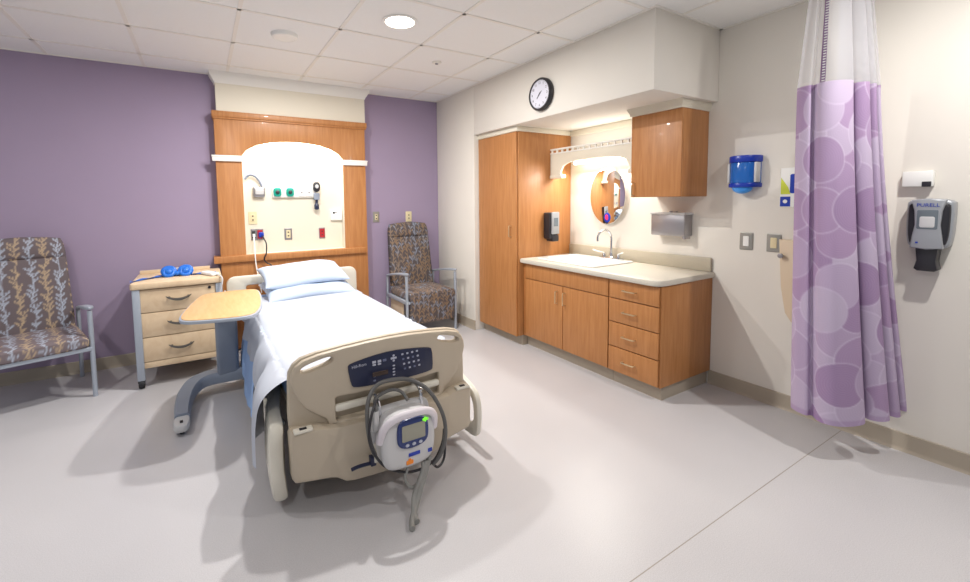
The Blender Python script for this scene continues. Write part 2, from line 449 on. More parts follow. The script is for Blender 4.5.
# things mounted in the recess
YB = -.007
t = Thing('suction_canister', 'grey suction regulator with blue tube at left in the lit recess', 'regulator', (-1.96, YB, 1.42))
b = B(); b.plate(rrect(-2.012, -1.907, 1.43, 1.53, .02), t=.05, r=.012, X=FRONT(YB-.05)); t.part('body', b, 'steel')
b = B(); b.plate(rrect(-1.995, -1.922, 1.455, 1.515, .012), t=.012, r=.004, X=FRONT(YB-.06)); t.part('front_cover', b, 'lightgrey')
b = B(); b.tube([(-2.08, YB-.03, 1.60), (-2.04, YB-.04, 1.64), (-1.99, YB-.04, 1.63), (-1.95, YB-.03, 1.58), (-1.93, YB-.03, 1.53)], .012); t.part('tube', b, 'bluegrey')
t = Thing('gas_outlet_rail', 'white medical gas rail with two green outlets inside the recess', 'gas rail', (-1.62, YB, 1.41))
b = B(); b.box(-1.84, -1.42, YB-.03, YB, 1.425, 1.535, .006); t.part('rail', b, 'whitetrim')
for x in (-1.797, -1.680):
    b = B(); b.plate(ell(x, 1.478, .036, .044, 24, p=3), t=.025, r=.006, X=FRONT(YB-.052)); oo = t.part('gas_outlet', b, 'teal')
    b = B(); b.lathe([(.018, 0), (.018, .014), (.01, .018), (0, .018)], frame((x, YB-.05, 1.478), (1, 0, 0), (0, 0, 1)), 16); t.part('socket', b, 'dark', parent=oo)
for x in (-1.572, -1.50):
    b = B(); b.plate(rrect(x-.03, x+.03, 1.44, 1.52, .006), t=.014, r=.004, X=FRONT(YB-.042)); oo = t.part('blank_plate', b, 'white')
    b = B(); b.lathe([(.008, 0), (.008, .006), (0, .006)], frame((x, YB-.042, 1.475), (1, 0, 0), (0, 0, 1)), 12); t.part('socket', b, 'steel', parent=oo)
t = Thing('flow_meter', 'dark suction flow meter with dial hanging at right end of gas rail', 'flow meter', (-1.425, YB-.03, 1.29))
b = B(); b.plate(ell(-1.427, 1.53, .034, .05, 24, p=2.4), t=.04, r=.008, X=FRONT(YB-.07)); t.part('dial_head', b, 'black')
b = B(); b.plate(ell(-1.427, 1.535, .018, .02, 20), t=.004, r=.001, X=FRONT(YB-.073)); t.part('dial', b, 'lightgrey')
b = B(); b.plate(rrect(-1.455, -1.40, 1.40, 1.47, .008), t=.03, r=.005, X=FRONT(YB-.06)); t.part('adapter', b, 'bluegrey')
b = B(); b.tube([(-1.427, YB-.045, 1.41), (-1.43, YB-.045, 1.36), (-1.43, YB-.045, 1.30)], lambda a: .014+.01*(abs(a-.75) < .2)); t.part('nozzle', b, 'navy')

def wallplate(x, z, w, h, pm, im, label, cat='outlet', y=YB, name='wall_outlet', group=None, inner=(.034, .07)):
    t = Thing(name, label, cat, (x, y, z), group=group)
    b = B(); b.plate(rrect(x-w/2, x+w/2, z-h/2, z+h/2, .005), t=.007, r=.003, X=FRONT(y-.007)); t.part('plate', b, pm)
    b = B(); b.plate(rrect(x-inner[0]/2, x+inner[0]/2, z-inner[1]/2, z+inner[1]/2, .003), t=.005, r=.002, X=FRONT(y-.011)); i = t.part('insert', b, im)
    for dz in (-.018, .018):
        t.part('socket', B().box(x-.007, x+.007, y-.0125, y-.010, z+dz-.006, z+dz+.006, .001, 1), 'dark', parent=i)
    return t
wallplate(-2.022, 1.232, .075, .12, 'ivory', 'ivory', 'ivory outlet plate at left of the recess above the red power outlet')
wallplate(-2.02, 1.072, .05, .11, 'steel', 'dark', 'narrow steel outlet plate at lower left edge of the recess', inner=(.03, .07))
t = wallplate(-1.965, 1.072, .06, .11, 'steel', 'red', 'red power outlet with blue plug at lower left of the recess', inner=(.046, .085))
wallplate(-1.707, 1.063, .072, .115, 'steel', 'ivory', 'steel outlet plate with ivory insert at bottom centre of the recess', inner=(.04, .08))
wallplate(-1.377, 1.057, .062, .112, 'steel', 'red', 'red outlet in steel plate at lower right of the recess', inner=(.05, .09))
t = Thing('wall_phone_jack', 'white data box at the right edge of the lit recess', 'wall box', (-1.22, YB, 1.18))
b = B(); b.plate(rrect(-1.285, -1.17, 1.185, 1.295, .006), t=.03, r=.005, X=FRONT(YB-.03)); t.part('box', b, 'white')
b = B(); b.plate(ell(-1.255, 1.265, .012, .012, 14), t=.004, r=.001, X=FRONT(YB-.033)); b.box(-1.25, -1.225, YB-.034, YB-.03, 1.262, 1.268); t.part('jack', b, 'dark')
t = Thing('bed_power_cord', 'black power cord looping from blue plug in recess down to bed', 'cord', (-1.95, -.05, .76))
b = B(); b.tube([(-1.955, YB-.03, 1.065), (-1.945, -.10, 1.04), (-1.93, -.155, .99), (-1.935, -.165, .90), (-1.955, -.165, .85), (-1.935, -.165, .81), (-1.90, -.17, .79), (-1.885, -.20, .74), (-1.87, -.26, .60)], .006, 6); t.part('cable', b, 'black')
b = B(); b.box(-1.98, -1.935, YB-.05, YB-.011, 1.045, 1.095, .008); t.part('plug', b, 'bluedark', label='blue hospital plug')
t = Thing('call_cord', 'thin white nurse call cord hanging from steel plate behind the bed', 'cord', (-2.03, -.05, .6))
b = B(); b.tube([(-2.02, YB-.015, 1.06), (-2.028, -.11, 1.02), (-2.03, -.158, .9), (-2.026, -.16, .8), (-2.01, -.19, .66), (-2.0, -.27, .55)], .006, 6); t.part('cable', b, 'white')
b = B(); b.box(-2.032, -2.008, YB-.03, YB-.012, 1.05, 1.08, .004); t.part('plug', b, 'white')

# on the purple wall at right
wallplate(-.782, 1.205, .075, .118, 'platemetal', 'ivory', 'steel switch plate on purple wall right of the headwall', 'switch', -.0005, 'wall_switch', inner=(.03, .065))
wallplate(-.389, 1.199, .075, .118, 'ivory', 'ivory', 'ivory outlet plate on purple wall above the corner chair', 'outlet', -.0005, 'wall_outlet')

# ------------------------------------------------------------------ fabric pattern
def coral(seed, x0, x1, z0, z1, step=.075, k=1., mix=False):
    rnd = random.Random(seed); S = []
    n = int((x1-x0)/step)
    for c in range(n+1):
        x = x0+(c+.5)*(x1-x0)/(n+1); z = z0-.05; tone = c % 2
        while z < z1+.05:
            if mix: tone = rnd.choice((0, 1, 1, 2))
            nz = z+k*(.035+rnd.random()*.02); nx = x0+(c+.5)*(x1-x0)/(n+1)+rnd.uniform(-.012, .012)*k
            S.append((x, z, nx, nz, .0042*k, tone))
            sd = rnd.choice((-1, 1))
            for q in range(2):
                sd = -sd if q == 0 and rnd.random() < .4 else sd
                if rnd.random() < .2: continue
                ex, ez = nx+sd*k*(.018+.016*rnd.random()), nz+k*(.022+.02*rnd.random())
                S.append((nx, nz, ex, ez, .0032*k, tone)); S.append((ex, ez, ex+sd*.003*k, ez+.010*k, .0062*k, tone))
                S.append(((nx+ex)/2, (nz+ez)/2, (nx+ex)/2-sd*.004*k, (nz+ez)/2+.016*k, .0052*k, tone))
                sd = -sd
            x, z = nx, nz
    return S
def fabric_color(P, S, base, tones):
    """P: Nx2 in pattern space"""
    c = np.tile(np.array(lin(base)), (len(P), 1)); mask = np.zeros(len(P)); 
    for (ax, az, bx, bz, w, t) in S:
        sel = (np.abs(P[:, 0]-(ax+bx)/2) < .05) & (np.abs(P[:, 1]-(az+bz)/2) < .05)
        if not sel.any(): continue
        q = P[sel]; d = np.array((bx-ax, bz-az)); L = (d@d)+1e-12
        h = np.clip(((q-np.array((ax, az)))@d)/L, 0, 1)
        dist = np.linalg.norm(q-np.array((ax, az))-h[:, None]*d, axis=1)
        k = np.clip((w+.0015-dist)/.003, 0, 1)[:, None]*.56
        c[sel] = c[sel]*(1-k)+np.array(lin(tones[t]))*k
    return c

# ------------------------------------------------------------------ chairs
def chair(label, loc, rot, base, tones, skirt, W=.295, seed=1):
    t = Thing('patient_chair', label, 'chair', loc, rot, 'patterned patient armchairs')
    L = dict(local=True)
    xs = W-.014
    for s in (-1, 1):
        b = B(); b.tube([(s*xs, -.265, 0), (s*xs, -.27, .3), (s*xs, -.27, .625)], .0155, 10, res=4); t.part('leg', b, 'grey', **L)
        b = B(); b.tube([(s*xs, .275, 0), (s*xs, .255, .3), (s*xs, .235, .565)], .0145, 10, res=4); t.part('leg', b, 'grey', **L)
        b = B(); b.plate(soften([(s*xs-.03, -.295), (s*xs+.03, -.295), (s*xs+.028, -.1), (s*xs+.022, .1), (s*xs+.018, .26), (s*xs-.018, .26), (s*xs-.022, .1), (s*xs-.028, -.1)], 2), t=.022, r=.008,
                         X=UP(0), cuts=[(1, -.25+.05*k) for k in range(10)], warp=lambda v: (v.x, v.y, v.z+.612-.15*v.y+.012*(1-((v.y+.02)/.28)**2)))
        t.part('armrest', b, 'grey', **L)
        b = B(); b.box(s*xs-.012, s*xs+.012, -.27, .25, .335, .372, .004); t.part('side_bar', b, 'grey', **L)
    b = B(); b.box(-xs, xs, -.287, -.262, .338, .366, .004); b.box(-xs, xs, .2, .225, .34, .366, .004); b.box(-xs+.01, xs-.01, -.26, .2, .352, .364); t.part('seat_frame', b, 'grey', **L)
    fw = lambda v: W-.033
    S1 = coral(seed, -.3, .3, -.4, 1.3, .06, .8, True) if skirt else coral(seed, -.3, .3, -.4, 1.3, .085, .86)
    def col(co, flip):
        P = np.stack([co[:, 0], co[:, 2] if flip == 'z' else (co[:, 1] if flip == 'y' else co[:, 2])], 1)
        return fabric_color(P, S1, base, tones)
    # seat, base colour lightened to stand in for light falling on it
    b = B(); b.pad(fw, -.30, .21, .10, 90, 90, X=frame((0, 0, .405), (1, 0, 0), (0, 1, 0)), pu=6, pv=6, dome=.15)
    o = t.part('seat', b, 'fabric', angle=60, **L); paint(o, lambda co: fabric_color(np.stack([co[:, 0], co[:, 1]+np.minimum(0, (co[:, 2]-.45))], 1), S1, [v*1.12 for v in [int(base[i:i+2], 16)/255 for i in (0, 2, 4)]], tones))
    # back: leaning plane
    tilt = math.radians(8.5); X = Matrix.Translation((0, .205, .40)) @ Matrix.Rotation(-tilt, 4, 'X') @ frame((0, 0, 0), (1, 0, 0), (0, 0, 1))
    wb = lambda v: .258-.020*max(0, min(1, v/.7))
    b = B(); b.pad(wb, 0, .585, .085, 90, 130, X=X, pu=6, pv=9, dome=.3)
    o = t.part('backrest', b, 'fabric', angle=60, **L); paint(o, lambda co: col(co, 'z'))
    wt = lambda v: .240*(1-max(0, (v-.58)/.165)**3*.14)
    b = B(); b.pad(wt, .572, .725, .10, 90, 50, X=None, pu=5, pv=3.5, dome=.3)
    for v in b.bm.verts:
        k = max(0, (v.co.y-.60)/.145); v.co.y += k*.026*math.cos(v.co.x/.24*PI/2)-k*.0
    b.bm.transform(X)
    o = t.part('head_cushion', b, 'fabric', angle=60, **L); paint(o, lambda co: col(co, 'z'))
    b = B(); b.plate(rrect(-.20, .20, .03, .70, .03), t=.02, r=.006, X=X @ Matrix.Translation((0, 0, -.03))); t.part('back_shell', b, 'bluegrey', **L)
    if skirt:
        b = B(); b.pad(lambda v: W-.04, .13, .445, .045, 90, 80, X=FRONT(-.278), pu=8, pv=8, dome=.1)
        o = t.part('leg_rest', b, 'fabric', angle=60, **L); paint(o, lambda co: col(co, 'z'))
        for s in (-1, 1):
            b = B(); b.plate(rrect(-.24, .10, .16, .335, .012), t=.012, r=.003, X=frame((s*(xs-.03), 0, 0), (0, -1 if s < 0 else 1, 0), (0, 0, 1)) @ Matrix.Translation((.0, 0, 0)))
            t.part('side_panel', b, 'beigebox', **L)
    return t
chair('grey coral-print armchair with open metal base, against the purple wall at far left', (-3.508, -.449, 0), math.radians(18), '685e61', ('b4bfd0', 'bfa888', 'c0bebf'), False, seed=3)
chair('brown coral-print recliner armchair with upholstered leg rest, in the corner beside the bed', (-.436, -.378, 0), 0, '575050', ('949fb2', 'a08262', '9a8878'), True, seed=5)

# ------------------------------------------------------------------ nightstand
ns = Thing('bedside_cabinet', 'maple three-drawer bedside cabinet on casters, left of the bed', 'bedside cabinet', (-2.62, -.4, 0))
b = B(); b.box(-2.872, -2.362, -.635, -.13, .145, .745, .003); ns.part('carcass', b, 'maple')
b = B(); b.plate(rrect(-2.918, -2.325, -.675, -.10, .02), t=.046, r=.008, X=UP(.792)); ns.part('top', b, 'maple')
b = B(); b.box(-2.905, -2.40, -.155, -.13, .79, .822, .004); ns.part('back_lip', b, 'maple')
for x in (-2.884, -2.350):
    for y in (-.645, -.13):
        b = B(); b.box(x-.024, x+.024, y-.022, y+.022, .06, .746, .006); ns.part('corner_post', b, 'grey')
        b = B(); b.lathe([(0, -.018), (.030, -.018), (.034, -.010), (.034, .010), (.030, .018), (0, .018)], frame((x, y, .034), (0, 1, 0), (0, 0, 1)), 20); b.box(x-.022, x+.022, y-.02, y+.02, .04, .072, .006); ns.part('caster', b, 'rubber')
zs = [(.568, .738), (.382, .562), (.196, .376)]
for z0, z1 in zs:
    b = B(); b.plate([(-2.862, z0), (-2.374, z0), (-2.374, z1), (-2.862, z1)], t=.018, r=.002, X=FRONT(-.655)); d = ns.part('drawer', b, 'maple')
    zc = z0+.10
    b = B()
    b.plate(soften([(-2.71, zc+.018), (-2.685, zc-.012), (-2.62, zc-.034), (-2.555, zc-.012), (-2.53, zc+.018), (-2.56, zc+.002), (-2.62, zc-.012), (-2.68, zc+.002)], 2), t=.012, r=.003, X=FRONT(-.682))
    b.box(-2.69, -2.675, -.672, -.654, zc-.006, zc+.006, .002); b.box(-2.565, -2.55, -.672, -.654, zc-.006, zc+.006, .002)
    ns.part('handle', b, 'darkpull', parent=d)
b = B(); b.box(-2.862, -2.374, -.652, -.635, .146, .192, .002); ns.part('bottom_rail', b, 'maple')
b = B(); b.lathe([(.011, 0), (.011, .006), (0, .006)], frame((-2.415, -.655, .715), (1, 0, 0), (0, 0, 1)), 14); ns.part('lock', b, 'black')
# blue strap bundle
bl = Thing('blue_strap_bundle', 'bright blue folded compression strap lying across the bedside cabinet top', 'strap', (-2.65, -.42, .793))
b = B()
def strap(pts, w, mi=0):
    P = catmull([Vector(p) for p in pts], 6)
    b.grid(lambda u, v: P[min(len(P)-1, int(round(v*(len(P)-1))))]+Vector((0, (u-.5)*w, .006+.004*math.sin(v*30+u*3))), 4, len(P)-1, mi)
    b.grid(lambda u, v: P[min(len(P)-1, int(round(v*(len(P)-1))))]+Vector((0, (u-.5)*w, .0005)), 4, len(P)-1, mi)
strap([(-2.922, -.57, .792), (-2.87, -.50, .793), (-2.80, -.44, .795), (-2.72, -.40, .797), (-2.6, -.40, .797), (-2.50, -.42, .795), (-2.42, -.40, .793), (-2.36, -.42, .793)], .055)
bl.part('strap', b, 'blue')
for x in (-2.690, -2.575):
    b = B(); rnd = random.Random(int(x*100))
    b.tube([(x+.038*math.cos(a), -.41+.02*math.sin(a),   .832+.028*math.sin(a)) for a in np.linspace(0, 2*PI, 9)[:-1]], .018, 10, closed=True)
    b.tube([(x+.032*math.sin(a), -.43+.02*math.cos(a), .825+.024*math.cos(a)) for a in np.linspace(0, 2*PI, 9)[:-1]], .015, 10, closed=True)
    b.sphere((x, -.42, .828), .034, .03, .03)
    bl.part('rolled_cuff', b, 'blue')
b = B(); b.tube([(-2.67, -.42, .825), (-2.632, -.43, .815), (-2.60, -.42, .825)], .018, 10); bl.part('bridge', b, 'blue')
b = B(); b.tube([(-2.665, -.40, .850), (-2.632, -.40, .854), (-2.60, -.40, .850)], .004, 6); b.tube([(-2.632, -.40, .854), (-2.632, -.40, .825)], .004, 6, smooth=False); bl.part('clip', b, 'lightgrey', label='pale plastic clip between the rolls')
# remote
rm = Thing('pendant_remote', 'white bed remote on the right corner of the cabinet top with dangling cord', 'remote', (-2.40, -.5, .793))
b = B(); b.plate(rrect(-.034, .034, -.10, .10, .02), t=.024, r=.009, X=Matrix.Translation((-2.405, -.52, .818)) @ Matrix.Rotation(math.radians(24), 4, 'Z')); rm.part('handset', b, 'white')
b = B(); b.tube([(-2.36, -.61, .806), (-2.335, -.68, .80), (-2.325, -.70, .77), (-2.338, -.70, .70), (-2.35, -.70, .66), (-2.32, -.71, .64), (-2.31, -.69, .68)], .006, 6); rm.part('cord', b, 'lightgrey')

# ------------------------------------------------------------------ overbed table
ot = Thing('overbed_table', 'overbed table with maple top and blue grey pedestal, standing beside the bed', 'overbed table', (-2.33, -1.1, 0))
outl = [(-2.585, -1.70), (-2.56, -1.79), (-2.40, -1.84), (-2.215, -1.865), (-2.155, -1.70), (-2.125, -1.5), (-2.105, -1.25), (-2.10, -1.06), (-2.14, -1.01), (-2.30, -.995), (-2.45, -1.01), (-2.49, -1.10), (-2.53, -1.30), (-2.57, -1.55)]
outl = soften(outl, 2)
b = B(); b.plate(outl, t=.020, r=.007, X=UP(.728)); tp = ot.part('edge_band', b, 'grey', label='grey moulded edge of the table top')
cx_, cy_ = -2.34, -1.43
b = B(); b.plate([(cx_+(x-cx_)*.955, cy_+(y-cy_)*.972) for x, y in outl], t=.008, r=.002, X=UP(.732)); ot.part('table_top', b, 'mapletop', label='pale maple laminate table top')
b = B(); b.plate(rrect(-2.398, -2.256, -1.085, -.985, .025), t=.58, r=.004, X=UP(.71)); ot.part('column', b, 'bluegrey')
b = B(); b.plate(rrect(-2.43, -2.21, -1.16, -.94, .02), t=.03, r=.006, X=UP(.712)); ot.part('mounting_plate', b, 'grey')
# base: U shape cast arms
def lerp_path(pts, n): return catmull(pts, n)
def arm_mesh(b, pts, w, h):
    P = catmull([Vector(p) for p in pts], 8); tb = bmesh.new(); N = len(P); R = []
    for i in range(N):
        d = (P[min(i+1, N-1)]-P[max(i-1, 0)]); d.z = 0; d.normalize(); s = Vector((-d.y, d.x, 0)); t_ = i/(N-1)
        ww = (w(t_) if callable(w) else w)/2; hh = h(t_) if callable(h) else h
        R.append([tb.verts.new(P[i]+s*a*ww+Vector((0, 0, c*hh))) for a, c in ((-1, 0), (-1, .7), (-.75, 1), (.75, 1), (1, .7), (1, 0))])
    for A, C in zip(R, R[1:]):
        for k in range(6): tb.faces.new((A[k], A[(k+1) % 6], C[(k+1) % 6], C[k]))
    tb.faces.new(R[0]); tb.faces.new(R[-1]); bmesh.ops.recalc_face_normals(tb, faces=tb.faces[:]); b.merge(tb)
b = B()
arm_mesh(b, [(-2.20, -1.02, .085), (-2.33, -1.02, .085), (-2.46, -1.02, .08), (-2.54, -1.06, .07), (-2.585, -1.16, .055), (-2.603, -1.32, .04), (-2.604, -1.47, .03)], lambda t: .15-.07*t, lambda t: .085-.03*t)
arm_mesh(b, [(-2.30, -1.02, .085), (-2.22, -1.03, .08), (-2.17, -1.08, .06), (-2.155, -1.2, .05), (-2.15, -1.55, .035)], lambda t: .14-.07*t, lambda t: .08-.04*t)
ot.part('base', b, 'bluegrey')
b = B(); b.plate(soften([(-2.648, -1.60), (-2.60, -1.615), (-2.563, -1.60), (-2.562, -1.44), (-2.646, -1.44)], 2), t=.045, r=.012, X=UP(.07)); ot.part('end_cap', b, 'lightgrey', label='light grey end cap of base leg')
for x, y in ((-2.604, -1.56), (-2.15, -1.56), (-2.56, -1.02), (-2.18, -1.02)):
    b = B(); b.lathe([(0, -.012), (.022, -.012), (.026, -.006), (.026, .006), (.022, .012), (0, .012)], frame((x, y, .026), (0, 1, 0), (0, 0, 1)), 18); b.box(x-.008, x+.008, y-.008, y+.008, .026, .08); ot.part('caster', b, 'rubber')

# ------------------------------------------------------------------ hospital bed
sm = lambda a, b_, x: (lambda t: t*t*(3-2*t))(max(0, min(1, (x-a)/(b_-a))))
BX = -1.71
bed = Thing('hospital_bed', 'beige hospital bed with control panel footboard, made up with white sheet', 'hospital bed', (BX, -1.5, 0))
b = B(); b.box(BX-.425, BX+.425, -2.60, -.37, .415, .56, .05, 4); bed.part('mattress', b, 'blanket', label='blue grey mattress under the sheet')
b = B(); b.box(BX-.41, BX+.41, -2.58, -.36, .36, .412, .01); bed.part('deck', b, 'bone')
b = B()
for s in (-1, 1):
    b.box(BX+s*.32-.03, BX+s*.32+.03, -2.55, -.36, .27, .36, .008)
for y in (-2.4, -1.5, -.5): b.box(BX-.32, BX+.32, y-.03, y+.03, .28, .35, .006)
bed.part('upper_frame', b, 'bone')
b = B()
for s in (-1, 1): b.box(BX+s*.27-.025, BX+s*.27+.025, -2.35, -.55, .14, .2, .006)
for y in (-2.3, -.6): b.box(BX-.36, BX+.36, y-.03, y+.03, .13, .2, .006)
for y0, y1 in ((-2.0, -1.75), (-1.1, -.85)):
    for s in (-1, 1): b.tube([(BX+s*.2, y0, .17), (BX+s*.2, y1, .31)], .02, 8, smooth=False)
bed.part('base_frame', b, 'dark')
for s in (-1, 1):
    for y in (-2.3, -.6):
        b = B(); b.lathe([(0, -.02), (.055, -.02), (.062, -.012), (.062, .012), (.055, .02), (0, .02)], frame((BX+s*.36, y, .062), (0, 1, 0), (0, 0, 1)), 24); w_ = bed.part('caster', b, 'rubber')
        b = B(); b.tube([(BX+s*.36-.03, y, .062), (BX+s*.36-.03, y, .12), (BX+s*.36, y, .145)], .012, 8); b.tube([(BX+s*.36+.03, y, .062), (BX+s*.36+.03, y, .12), (BX+s*.36, y, .145)], .012, 8); bed.part('fork', b, 'grey', parent=w_)
# headboard
b = B(); hx = -1.698
b.plate(rrect(hx-.585, hx+.585, .36, .722, [.03, .07, .07, .03], 6), [rrect(hx-.43, hx-.2, .53, .635, .02), rrect(hx+.2, hx+.43, .53, .635, .02)], .05, .014, FRONT(-.295)); bed.part('headboard', b, 'bone', label='ivory headboard with handle openings')
# footboard (bowed)
bow = lambda v: (v.x, v.y, v.z-.055*((v.x)/.45)**2)
cuts = [(0, -.42+.06*k) for k in range(15)]
top = [(-.447, .60), (-.443, .635), (-.425, .668), (-.395, .692), (-.33, .711), (-.22, .727), (-.10, .738), (0, .741), (.10, .738), (.22, .727), (.33, .711), (.395, .692), (.425, .668), (.443, .635), (.447, .60)]
hL = [(x, z+.12*(x+.33)) for x, z in ell(-.33, .660, .068, .0165, 24, .17, 2.6)]; hR = [(-x, z) for x, z in hL]
hole_rec = rrect(-.258, .262, .394, .502, .008, 2)
fb = bed.part('footboard', B().plate([(.447, .36), (.452, .45)]+top[::-1]+[(-.452, .45), (-.447, .36)], [hL, hR, hole_rec], .03, .012, FRONT(-2.655, BX), cuts=cuts, warp=bow), 'beige')
raised = [(.285, .372), (.30, .41), (.34, .438), (.385, .475), (.415, .52), (.436, .575)]+[(x*.985, z-.006) for x, z in top[::-1]]+[(-.436, .575), (-.415, .52), (-.385, .475), (-.34, .438), (-.30, .41), (-.285, .372)]
bed.part('raised_face', B().plate(raised, [hL, hR, hole_rec], .032, .012, FRONT(-2.683, BX), cuts=cuts, warp=bow), 'beige', parent=fb)
bed.part('recess_back', B().box(BX-.29, BX+.29, -2.63, -2.618, .38, .52), 'beige', parent=fb)
bed.part('bar', B().box(BX-.262, BX+.266, -2.668, -2.640, .432, .466, .012, 3), 'bone', parent=fb, label='ivory crossbar in the footboard recess')
pan = [(-.205, .632), (-.195, .645), (-.10, .664), (0, .672), (.10, .664), (.20, .648), (.222, .636), (.226, .54), (.212, .527), (.10, .524), (-.10, .528), (-.178, .533), (-.19, .545)]
pw = lambda v: (v.x, v.y, v.z-.055*((v.x)/.45)**2+.0)
cp = bed.part('control_panel', B().plate(soften(pan, 1), [], .012, .004, FRONT(-2.690, BX), cuts=cuts, warp=pw), 'navy', parent=fb)
kb = B(); yk = -2.691
def keyy(x): return yk+.055*(x/.45)**2-.001
def key(x, z, w=.014, h=.009, mi=0): kb.box(BX+x-w/2, BX+x+w/2, keyy(x), keyy(x)+.004, z-h/2, z+h/2, .0015, 1, mi)
for x in (-.085, -.06, -.035): key(x, .635, .018, .012, 0 if x != -.035 else 1)
for x in (-.085, -.06): key(x, .622, .016, .008, 0)
for x, z in ((.0, .636), (.02, .636), (.01, .648), (.01, .624), (.01, .636)): key(x, z, .010, .010)
for r_ in range(4):
    for c_ in range(4): key(.055+.026*c_+.004*r_, .645-.024*r_, .011, .009, (r_*c_+r_) % 2)
for z in (.60, .585, .57, .556): key(.01, z, .012, .007)
for z in (.598, .578): key(-.085, z-.03, .012, .008, 1)
kb.text('Hill-Rom', .019, frame((BX-.155, keyy(-.155)-.001, .632), (1, .0, 0.05), (0, 0, 1)))
bed.part('key_icons', kb, ['key', 'keyd'], parent=fb)
bed.part('display', B().box(BX-.095, BX-.02, -2.6925, -2.688, .567, .588, .001, 1).box(BX-.085, BX-.03, -2.6935, -2.6925, .571, .584), ['lcd'], parent=fb)
# lower footboard panel
low = [(-.44, .165), (-.30, .158), (-.27, .150), (-.235, .125), (-.2, .118), (0, .115), (.2, .118), (.235, .125), (.27, .15), (.30, .158), (.44, .165), (.452, .185), (.455, .37), (.447, .392), (.33, .392), (.31, .384), (-.31, .384), (-.33, .392), (-.447, .392), (-.455, .37), (-.452, .185)]
lp = bed.part('lower_panel', B().plate(low, [], .085, .014, FRONT(-2.722, BX), cuts=cuts, warp=bow), 'beige', label='beige lower footboard cover')
for s in (-1, 1):
    b = B(); b.box(BX+s*.40-.042, BX+s*.40+.038, -2.685, -2.645, .388, .402, .006, 3); lg = bed.part('corner_ledge', b, 'bone', parent=lp)
    
for s in (-1, 1):
    b = B(); b.box(BX+s*.40-.018, BX+s*.40+.012, -2.677, -2.66, .4015, .406, .002); bed.part('release_lever', b, 'black')
# side rails: foot-end left solid, right hoop; head-end rails lowered
def rail_outline(y0, y1, z0, z1, r): return rrect(y0, y1, z0, z1, r, 6)
b = B()
outl = soften([(2.60, .10), (2.62, .20), (2.60, .40), (2.56, .44), (2.35, .45), (1.9, .43), (1.78, .38), (1.76, .2), (1.82, .10), (2.2, .07), (2.50, .06), (2.56, .065)], 2)
b.plate(outl, [rrect(1.9, 2.35, .26, .36, .04)], .062, .02, frame((-2.200, 0, 0), (0, -1, 0), (0, 0, 1)), cuts=[(1, .1+.05*k) for k in range(7)]+[(0, 2.1+.05*k) for k in range(10)], warp=lambda v: (v.x, v.y-.025, v.z-.45*(v.y-.28)**2-.005+.05*sm(2.1, 2.5, v.x))); 
sr = bed.part('side_rail', b, 'bone', label='lowered ivory side rail at left foot end')
b = B(); b.tube([(-2.15, -2.40, .33), (-2.19, -2.40, .30)], .018, smooth=False); b.tube([(-2.15, -2.0, .33), (-2.19, -2.0, .30)], .018, smooth=False); bed.part('rail_arm', b, 'grey', parent=sr)
b = B()
b.plate(soften([(2.655, .09), (2.665, .2), (2.655, .30), (2.60, .345), (2.35, .40), (1.85, .40), (1.78, .3), (1.80, .12), (2.2, .07), (2.6, .06)], 2), [soften([(2.615, .12), (2.62, .26), (2.56, .31), (2.3, .345), (1.92, .345), (1.86, .25), (1.9, .15), (2.3, .11)], 2)], .034, .012, frame((-1.215, 0, 0), (0, -1, 0), (0, 0, 1)))
sr = bed.part('side_rail', b, 'bone', label='lowered ivory side rail hoop at right foot end')
b = B(); b.tube([(-1.26, -2.40, .34), (-1.22, -2.40, .37)], .018, smooth=False); b.tube([(-1.26, -2.0, .34), (-1.22, -2.0, .37)], .018, smooth=False); bed.part('rail_arm', b, 'grey', parent=sr)
for s in (-1, 1):
    x = BX+s*.45
    b = B(); b.plate(soften([(1.45, .14), (1.45, .40), (1.3, .43), (.7, .43), (.6, .38), (.6, .16), (.75, .1), (1.3, .1)], 2), [rrect(.75, 1.3, .27, .36, .04)], .04, .014, frame((x-.02, 0, 0), (0, -1, 0), (0, 0, 1)))
    sr = bed.part('side_rail', b, 'bone')
# ------------------------------------------------------------------ bedding
def drape(y0, y1, zl, zr, top, out, hw=.432, tau=.055, nu=120, nv=160, seed=0, thick=.006, ripple=.010):
    """sheet lying over the mattress: profile across x, hanging to zl(y) at left, zr(y) at right"""
    rnd = random.Random(seed); ph = [rnd.uniform(0, 6.28) for _ in range(8)]
    def f(u, v):
        y = y0+(y1-y0)*v
        ll, lr = top-zl(y), top-zr(y); tot = ll+2*hw+lr; s = u*tot
        rip = lambda d: ripple*min(1, d/.15)*(math.sin(y*17+ph[0])+.7*math.sin(y*31+ph[1])+.5*math.sin(y*9+ph[2]))
        rc = .05
        if s < ll:
            d = ll-s; o = rip(d)+out(y)*(1-math.exp(-d/tau)); return (BX-hw-o+(.0 if d > rc else 0), y, top-d+(rc*.0))
        if s < ll+2*hw:
            x = s-ll-hw; e = 1-abs(x)/hw
            z = top-.018*math.exp(-e*hw/.02)+.004*math.sin(x*11+y*5+ph[3])*math.sin(y*7+ph[4])+.002*math.sin(y*23+x*6)
            return (BX+x, y, z)
        d = s-ll-2*hw; o = rip(d)+.012; return (BX+hw+o*.5, y, top-d)
    return f
def shell(fn, nu, nv, th=.005):
    b = B(); b.grid(fn, nu, nv); bmesh.ops.recalc_face_normals(b.bm, faces=b.bm.faces[:])
    return b
blk = shell(drape(-.95, -1.85, lambda y: .13+.04*math.sin(y*5), lambda y: .42, .568, lambda y: .105, .434, .16, seed=4, ripple=.007), 110, 90)
solo('blue_blanket', blk, 'blanket', 'light blue blanket hanging below the white sheet at the left of the bed', 'blanket', angle=180)
